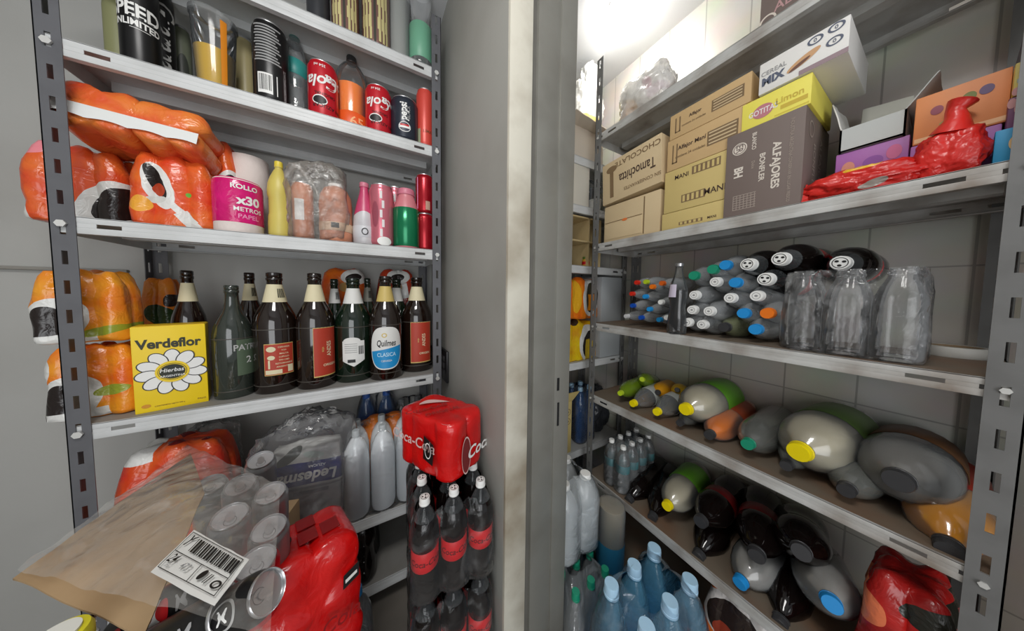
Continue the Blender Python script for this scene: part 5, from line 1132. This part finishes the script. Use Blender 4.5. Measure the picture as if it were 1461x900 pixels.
B4('clear grey bottle with a green cap, middle of the shelf', (1066, 634), (1084, 620), .047, .29, .89, body=GREYP, cap=cG, kind=BIG)
lie('large cloudy drink bottle with a yellow cap and green label, nearer the near post', (1139, 645), .88, .070, .30, None, (1167, 624), (0, 0), body=CLEAR, liquid=CLD, fill=.93, cap=cY, kind=BIG, lab=mat('dull_green_label', (86, 112, 58), .45), labz=(.12, .52), labr=1.0)
B4('clear bottle with a dark cap under the nearer cloudy bottle', (1121, 665), (1135, 660), .034, .28, .885, body=GREYP, cap=cK, kind=COLA)
B4('grey bottle with a dark cap between the cloudy bottle and the large grey one', (1207, 700), (1221, 680), .046, .29, .89, body=GREYP, cap=cK, kind=BIG)
lie('large grey bottle with a dark cap and brown label near the right post', (1281, 686), .89, .066, .30, Zd, (1294, 648), body=CLEAR, liquid=mat('grey_drink', (120, 118, 114), .2, coat=.4), fill=.93, cap=cK, kind=BIG, lab=LBB, labz=(.1, .5), labr=1.0)
B4('orange drink bottle with a dark cap and red label, beside the near post', (1354, 785), (1349, 735), .052, .29, .885, body=CLEAR, liquid=mat('amber_drink', (206, 140, 24), .16, coat=.5), fill=.93, cap=cK, kind=BIG, lab=mat('dull_red_label', (140, 40, 24), .45), labz=(.1, .5), labr=1.0)
# ---------------------------------------------------------------- fifth shelf
w0, w1 = at_z(868, 625, HC-.625), at_z(900, 608, HC-.625)
shrink_pack('pack of small clear water bottles at the far end of the low shelf', TR((.885+.0285*4, .672, Ze), 0), 4, 2, .0285, .192, FLM, RG, kind=WATER, body=CLEARG, cap=WHITE, lab=mat('pale_teal_label', (80, 130, 136), .5), labz=(.45, .62), labr=1.0, seed=63, seg=18)
def B5(label, cpx, bpx, R, H=.28, Xc=.885, zs=Ze, **k): return lie(label, cpx, Xc, R, H, zs, bpx, **k)
DKC = dict(body=CLEAR, liquid=COLA_L, fill=.93, cap=cK, kind=COLA)
RLB = dict(lab=mat('deep_red_label', (120, 14, 18), .4), labz=(.4, .6), labr=.95)
B5('dark cola bottle right of the small water pack, the farther one', (896, 715), (914, 690), .046, **DKC)
B5('dark cola bottle right of the small water pack, the nearer one', (930, 740), (940, 725), .044, **DKC)
lie('cloudy drink bottle with a yellow cap and green label on the low shelf', (951, 722), .885, .052, .28, None, (968, 699), (0, 0), body=CLEAR, liquid=CLD, fill=.93, cap=cY, kind=BIG, lab=LBG, labz=(.12, .52), labr=1.0)
B5('dark bottle with a dim red label right of the yellow capped bottle', (998, 745), (1018, 715), .050, zs=Ze+.06, **DKC, **RLB)
B5('dark bottle below the red labelled one, resting on the low shelf', (995, 795), (1013, 775), .047, **DKC)
B5('dark bottle with a dim red label and black cap above the first blue capped bottle', (1079, 794), (1080, 760), .052, zs=Ze+.075, **DKC, **RLB)
B5('dark bottle with a black cap above the second blue capped bottle', (1143, 788), (1142, 750), .052, zs=Ze+.075, **DKC)
GB = mat('grey_drink_low', (150, 148, 144), .2, coat=.4)
B5('grey drink bottle with a blue cap on the low shelf, the farther one', (1055, 832), (1079, 800), .052, body=CLEAR, liquid=GB, fill=.93, cap=cB, kind=BIG, Xc=.88)
B5('grey drink bottle with a blue cap on the low shelf, the nearer one', (1187, 862), (1174, 805), .056, body=CLEAR, liquid=GB, fill=.93, cap=cB, kind=BIG, Xc=.88)
B5('dark bottle lying between the two blue capped bottles', (1112, 892), (1122, 862), .046, **DKC)
# ---------------------------------------------------------------- packs on the bottom shelf, their tops in view
MXp = -PI/2
def oneup(label, x0, x1, ytop, X, seed, shapes, base, base2, r=None, ny=2):
    a, b = at_x(x0, 860, X), at_x(x1, 860, X); nx = 3; r = (a.y-b.y)/6; hh = min(at_x((x0+x1)/2, ytop, X).z, Ze-.045)-.12
    juice_pack(label, TR((X+ny*r, (a.y+b.y)/2, .12), MXp), nx, ny, r, hh, seed, shapes, base=base, base2=base2, hull=.75)
zt_ = Ze-.045-.12
oneup('orange multipack with a pale oval ring on the bottom shelf by the blue water bottles', 1000, 1112, 838, .885, 71, [('e', .0, zt_-.075, .085, .075, .1, (206, 200, 196)), ('e', .0, zt_-.085, .068, .066, .1, (44, 34, 30)), ('e', -.02, zt_-.12, .03, .03, 0, (150, 60, 40))], (206, 84, 34), (220, 110, 44))
a_, b_ = at_x(1226, 850, .885), at_x(1385, 850, .885); rr_ = (a_.y-b_.y)/4
zt_ = at_x(1300, 832, .90).z-Ze-.012
juice_pack('red multipack with dark and orange print at the near end of the low shelf', TR((.885+3*rr_, (a_.y+b_.y)/2, Ze), MXp), 2, 3, rr_, zt_, 72, [('e', .03, zt_-.04, .04, .02, .3, (40, 40, 34)), ('e', -.05, zt_-.08, .03, .03, 0, (226, 120, 80))], base=(190, 34, 30), base2=(150, 26, 26), hull=.75)

# ================================================================ between the racks: water packs on the floor
r = .05; P_ = [at_z(*q, HC-.79) for q in ((871, 835), (906, 803), (937, 782), (913, 897), (948, 860), (980, 830))]
cx_ = sum(p.x for p in P_)/6; cy_ = sum(p.y for p in P_)/6
BW = film('sky_water_pet', (126, 200, 238), .24, .62, .05, (26, .5), tint=(176, 222, 242))
shrink_pack('pack of sky blue water bottles with pale caps standing on the floor beside the rack', TR((cx_+.01, cy_, 0), .0), 3, 2, r, HC-.79, film('blue_shrink', (206, 226, 240), .02, .2, .06, (22, .6), streak=.2, ior=1.33), RG, kind=WATER, body=BW, cap=mat('cap_paleblue', (176, 214, 240), .3), seed=81)
r = .0325
shrink_pack('pack of clear bottles with green caps standing on the floor behind the door frame', TR((.603, .62, 0), .0), 3, 4, r, HC-.905, film('soft_shrink', (226, 234, 238), .05, .3, .08, (22, .6), streak=.25), RG, kind=WATER, body=CLEARG, cap=cG, seed=82)
shrink_pack('milky pack of large clear water bottles with white caps stacked on the green capped pack', TR((.625, .675, HC-.903+.002), .0), 2, 2, .05, at_y(829, 672, .64).z-(HC-.903), film('milky_shrink', (226, 234, 238), .22, .55, .1, (22, .7), streak=.3), RG, kind=WATER, body=CLOUD, cap=WHITE, seed=83)
p, R, H = fit_x(850, 891, 714, 0, .79)
t = thing('plastic_bottle', 'big amber grey bottle standing upside down between the water pack and the rack', 'bottle', TR((p.x, p.y, H)) @ Matrix.Rotation(PI, 4, 'X'))
MB().lathe(prof(BIG, R, H), CLEARG, seg=28).build('body', t, 50); MB().lathe(prof([(0, .03)]+[(q[0]*.96, q[1]) for q in BIG[2:7]]+[(.9, .62), (0, .62)], R, H), mat('amber_grey', (150, 138, 112), .25), seg=28).build('drink', t, 50)
o = cap_mesh(R*.31, .07*H, cB).build('cap', t); o.location = (0, 0, .935*H)
MB().lathe(prof([(1.0, .3), (1.01, .305), (1.01, .5), (1.0, .505)], R, H), mat('teal_blue_label', (40, 110, 140), .45), seg=28).build('sleeve', t)
# ================================================================ rack against the far wall
BY = .862; FX0, FX1 = .535, 1.196
zz = [HC+v for v in (.62, .405, .131, -.325, -.76)]
rack('steel_shelving_unit', 'narrow pale shelving unit across the far end of the store room', Matrix.Translation((FX0, BY, 0)), FX1-FX0, .30, zz, .036, POSTR, mat('pale_shelf_enamel', (214, 215, 214), .42, nz=(9, .3), col2=(170, 170, 166)), HC+.68, .030, .03, mat('pale_dust', (190, 190, 186), .6))
def fbox(label, x0, x1, ytop, z, m, Y=BY+.008, d=.2, deco=None, name='cardboard_box', cat='box', h=None):
    a, b = at_y(x0, 300, Y), at_y(x1, 300, Y); hh = h or at_y((x0+x1)/2, ytop, Y).z-z
    t = thing(name, label, cat, Matrix.Translation((a.x, Y, z))); mb = MB().box((0, 0, 0), (b.x-a.x, d, hh), m, bev=.002)
    if deco: deco(mb, b.x-a.x, d, hh)
    mb.build('carton', t); return t, a.x, b.x, hh
BGE = mat('beige_card', (206, 194, 178), .65, nz=(6, .3), col2=(188, 174, 156))
t, xa_, xb_, hh = fbox('large beige carton with open flap on top of the far shelving unit', 806, 858, 182, HC+.621, BGE, d=.24)
sheet([(0, 0, hh), (xb_-xa_, 0, hh), (xb_-xa_+.03, -.05, hh-.01), (0, -.06, hh+.012)], (0, 0, 1), BGE, amp=.003, thick=.003).build('flap', t, 60)
c = at_y(838, 130, .95)
t = thing('plastic_bag', 'white knotted bag with a yellow lower half on the beige carton', 'bag', (c.x+.01, .975, HC+.622+hh))
wh = at_y(838, 80, .95).z-(HC+.622+hh)
crumple((.20, .15, wh*.72), printed('white_yellow_bag', (238, 236, 228), [('r', 0, .06, .3, .05, .1, (240, 220, 130)), ('e', -.03, .045, .032, .036, 0, (206, 190, 160))], .5, (22, .4), base2=(228, 226, 220)), sub=5, amp=.14, freq=1.8, seed=91).build('pouch', t, 70)
crumple((.11, .08, wh*.42), mat('white_plastic', (238, 238, 234), .4, bump=(20, .4)), Matrix.Translation((.035, 0, wh*.58)), sub=4, amp=.3, freq=2.6, seed=92, flat=False).build('knot', t, 70)
fbox('beige box on the second shelf of the far unit, behind the door frame', 808, 840, 222, HC+.406, mat('pale_beige_card', (216, 210, 196), .65), h=.19)
t = thing('plastic_bag', 'grey bag hanging over white cups on the second shelf of the far unit', 'bag', (at_y(848, 255, .93).x, .95, HC+.406+.05)); crumple((.07, .07, .12), HZ, sub=4, amp=.2, freq=2, seed=93).build('film', t, 80); crumple((.05, .05, .09), mat('slate_goods', (90, 96, 104), .6), sub=3, amp=.1, seed=94).build('contents', t, 70)
CUPW = mat('cup_white', (226, 226, 222), .4)
for i, (px, yy, rz, lab) in enumerate(((826, .90, .5, 'white paper tag leaning left on the second shelf of the far unit'), (835, .905, -.5, 'white paper tag leaning right on the second shelf of the far unit'))):
    c = at_y(px, 280, yy); t = tag(MB().box((-.022, -.002, -.01), (.022, .002, .085), CUPW, TR((0, 0, .02), 0, .1, rz), bev=.001).build('paper_tag'), lab, 'tag'); t.location = (c.x, yy, HC+.406)
c = at_y(850, 280, .90); t = thing('paper_cup', 'white cup lying beside the paper tags on the far unit', 'cup', (c.x, .905, HC+.406)); MB().lathe([(0, .002), (.026, 0), (.034, .05), (.036, .05), (.036, .054), (.033, .054), (.03, .05), (0, .006)], CUPW, seg=28).build('cup', t)
# plywood pigeonholes on the third shelf
PLY = mat('plywood', (196, 174, 128), .55, nz=(12, .4), col2=(170, 146, 100))
a, b = at_y(806, 330, BY+.02), at_y(856, 330, BY+.02); ht = .405-.131-.045
t = thing('pigeonhole_unit', 'plywood pigeonhole unit on the third shelf of the far unit', 'shelf', (a.x, BY+.012, HC+.1315)); w_ = b.x-a.x
for nm, lo_, hi_ in (('side_panel', (0, 0, 0), (.008, .2, ht)), ('divider', (w_*.62, 0, 0), (w_*.62+.008, .2, ht)), ('side_panel', (w_-.008, 0, 0), (w_, .2, ht)), ('top_panel', (.008, 0, ht-.008), (w_-.008, .2, ht)), ('middle_panel', (.008, -.004, ht*.48), (w_-.008, .2, ht*.48+.008)), ('back_panel', (.008, .194, 0), (w_-.008, .2, ht-.008))):
    MB().box(lo_, hi_, PLY if nm != 'back_panel' else mat('dark_ply', (110, 96, 74), .6), bev=.001).build(nm, t)
c = at_y(838, 370, .89); t = thing('spice_jar', 'small jar with a red and yellow label in the lower pigeonhole', 'jar', (c.x, .90, HC+.132)); MB().lathe([(0, .001), (.016, 0), (.018, .004), (.018, .03), (.014, .036), (0, .036)], mat('jar_yellow', (206, 160, 50), .4), seg=20).build('body', t); MB().lathe([(.0185, .010), (.0185, .024)], RED, seg=20).build('label', t); MB().lathe([(.014, .036), (.016, .037), (.016, .047), (0, .048)], mat('leaf_lid', (90, 120, 50), .4), seg=20).build('lid', t)
# packs and a grey box on the fourth shelf
def fpack(label, x0, x1, z, ytop, seed, shapes, base, base2, Y=BY+.01):
    a, b = at_y(x0, 450, Y), at_y(x1, 450, Y); r = (b.x-a.x)/6; h = at_y((x0+x1)/2, ytop, Y).z-z
    juice_pack(label, TR(((a.x+b.x)/2, Y+2*r, z)), 3, 2, r, h/.99-.012, seed, shapes, base=base, base2=base2, hull=.8); return h
zf = HC-.325+.0005
h1_ = fpack('yellow multipack with a white ringed dark picture, lower of two on the far unit', 803, 856, zf, 456, 95, [('e', .05, .085, .062, .088, -.1, W_), ('e', .06, .075, .048, .07, -.1, K_), ('r', .055, .05, .025, .05, 0, (214, 180, 40)), ('e', -.03, .19, .03, .02, .3, (60, 50, 40))], (236, 204, 28), (222, 160, 30))
fpack('orange multipack with a white ringed dark picture, upper of two on the far unit', 804, 857, zf+h1_+.001, 394, 96, [('e', .055, .105, .055, .09, -.1, W_), ('e', .062, .105, .04, .074, -.1, (60, 56, 40)), ('r', .06, .08, .025, .04, 0, (226, 140, 30)), ('e', -.04, .11, .03, .08, 0, (240, 180, 40))], (236, 110, 24), (240, 140, 30))
fbox('plain light grey box at the right end of the far unit', 862, 893, 396, zf, mat('cool_grey_card', (170, 174, 176), .55), d=.22)
# carton, water and odds on the fifth shelf
zf = HC-.76+.0005
def arrows(mb, w, d, h):
    for v in (.80, .62): mb.disc((w*.80, -.0002, h*v), FXV, FZV, .016, .016, mat('kraft_ink', (124, 100, 70), .6), r0=.8); mb.text('+', (w*.80, -.0002, h*v), FXV, FZV, .012, BLACK)
t, xa_, xb_, hh = fbox('kraft carton with two round handling marks and a raised flap behind the door frame', 795, 823, 574, zf, mat('straw_kraft', (204, 182, 118)), deco=arrows)
sheet([(0, 0, hh), (xb_-xa_, 0, hh), (xb_-xa_+.03, -.02, hh+.05), (0, -.02, hh+.055)], (0, -1, 0), mat('straw_kraft', (204, 182, 118)), amp=.002, thick=.003).build('flap', t, 60)
a, b = at_y(823, 600, .9), at_y(848, 600, .9); r = (b.x-a.x)/4
shrink_pack('pack of blue water bottles beside the kraft carton on the far unit', TR(((a.x+b.x)/2+.004, .885+2*r, zf)), 2, 2, r, at_y(835, 553, .9).z-zf, FLM, RG, kind=WATER, body=BLUEW, cap=mat('cap_paleblue', (120, 190, 232), .35), seed=97)
t = thing('plastic_bag', 'dark bag slumped at the right end of the far unit, under the grey box', 'bag', (1.10, .99, zf)); crumple((.17, .17, .24), mat('charcoal_plastic', (52, 54, 58), .3, bump=(24, .4)), sub=5, amp=.16, freq=2, seed=98).build('pouch', t, 70)
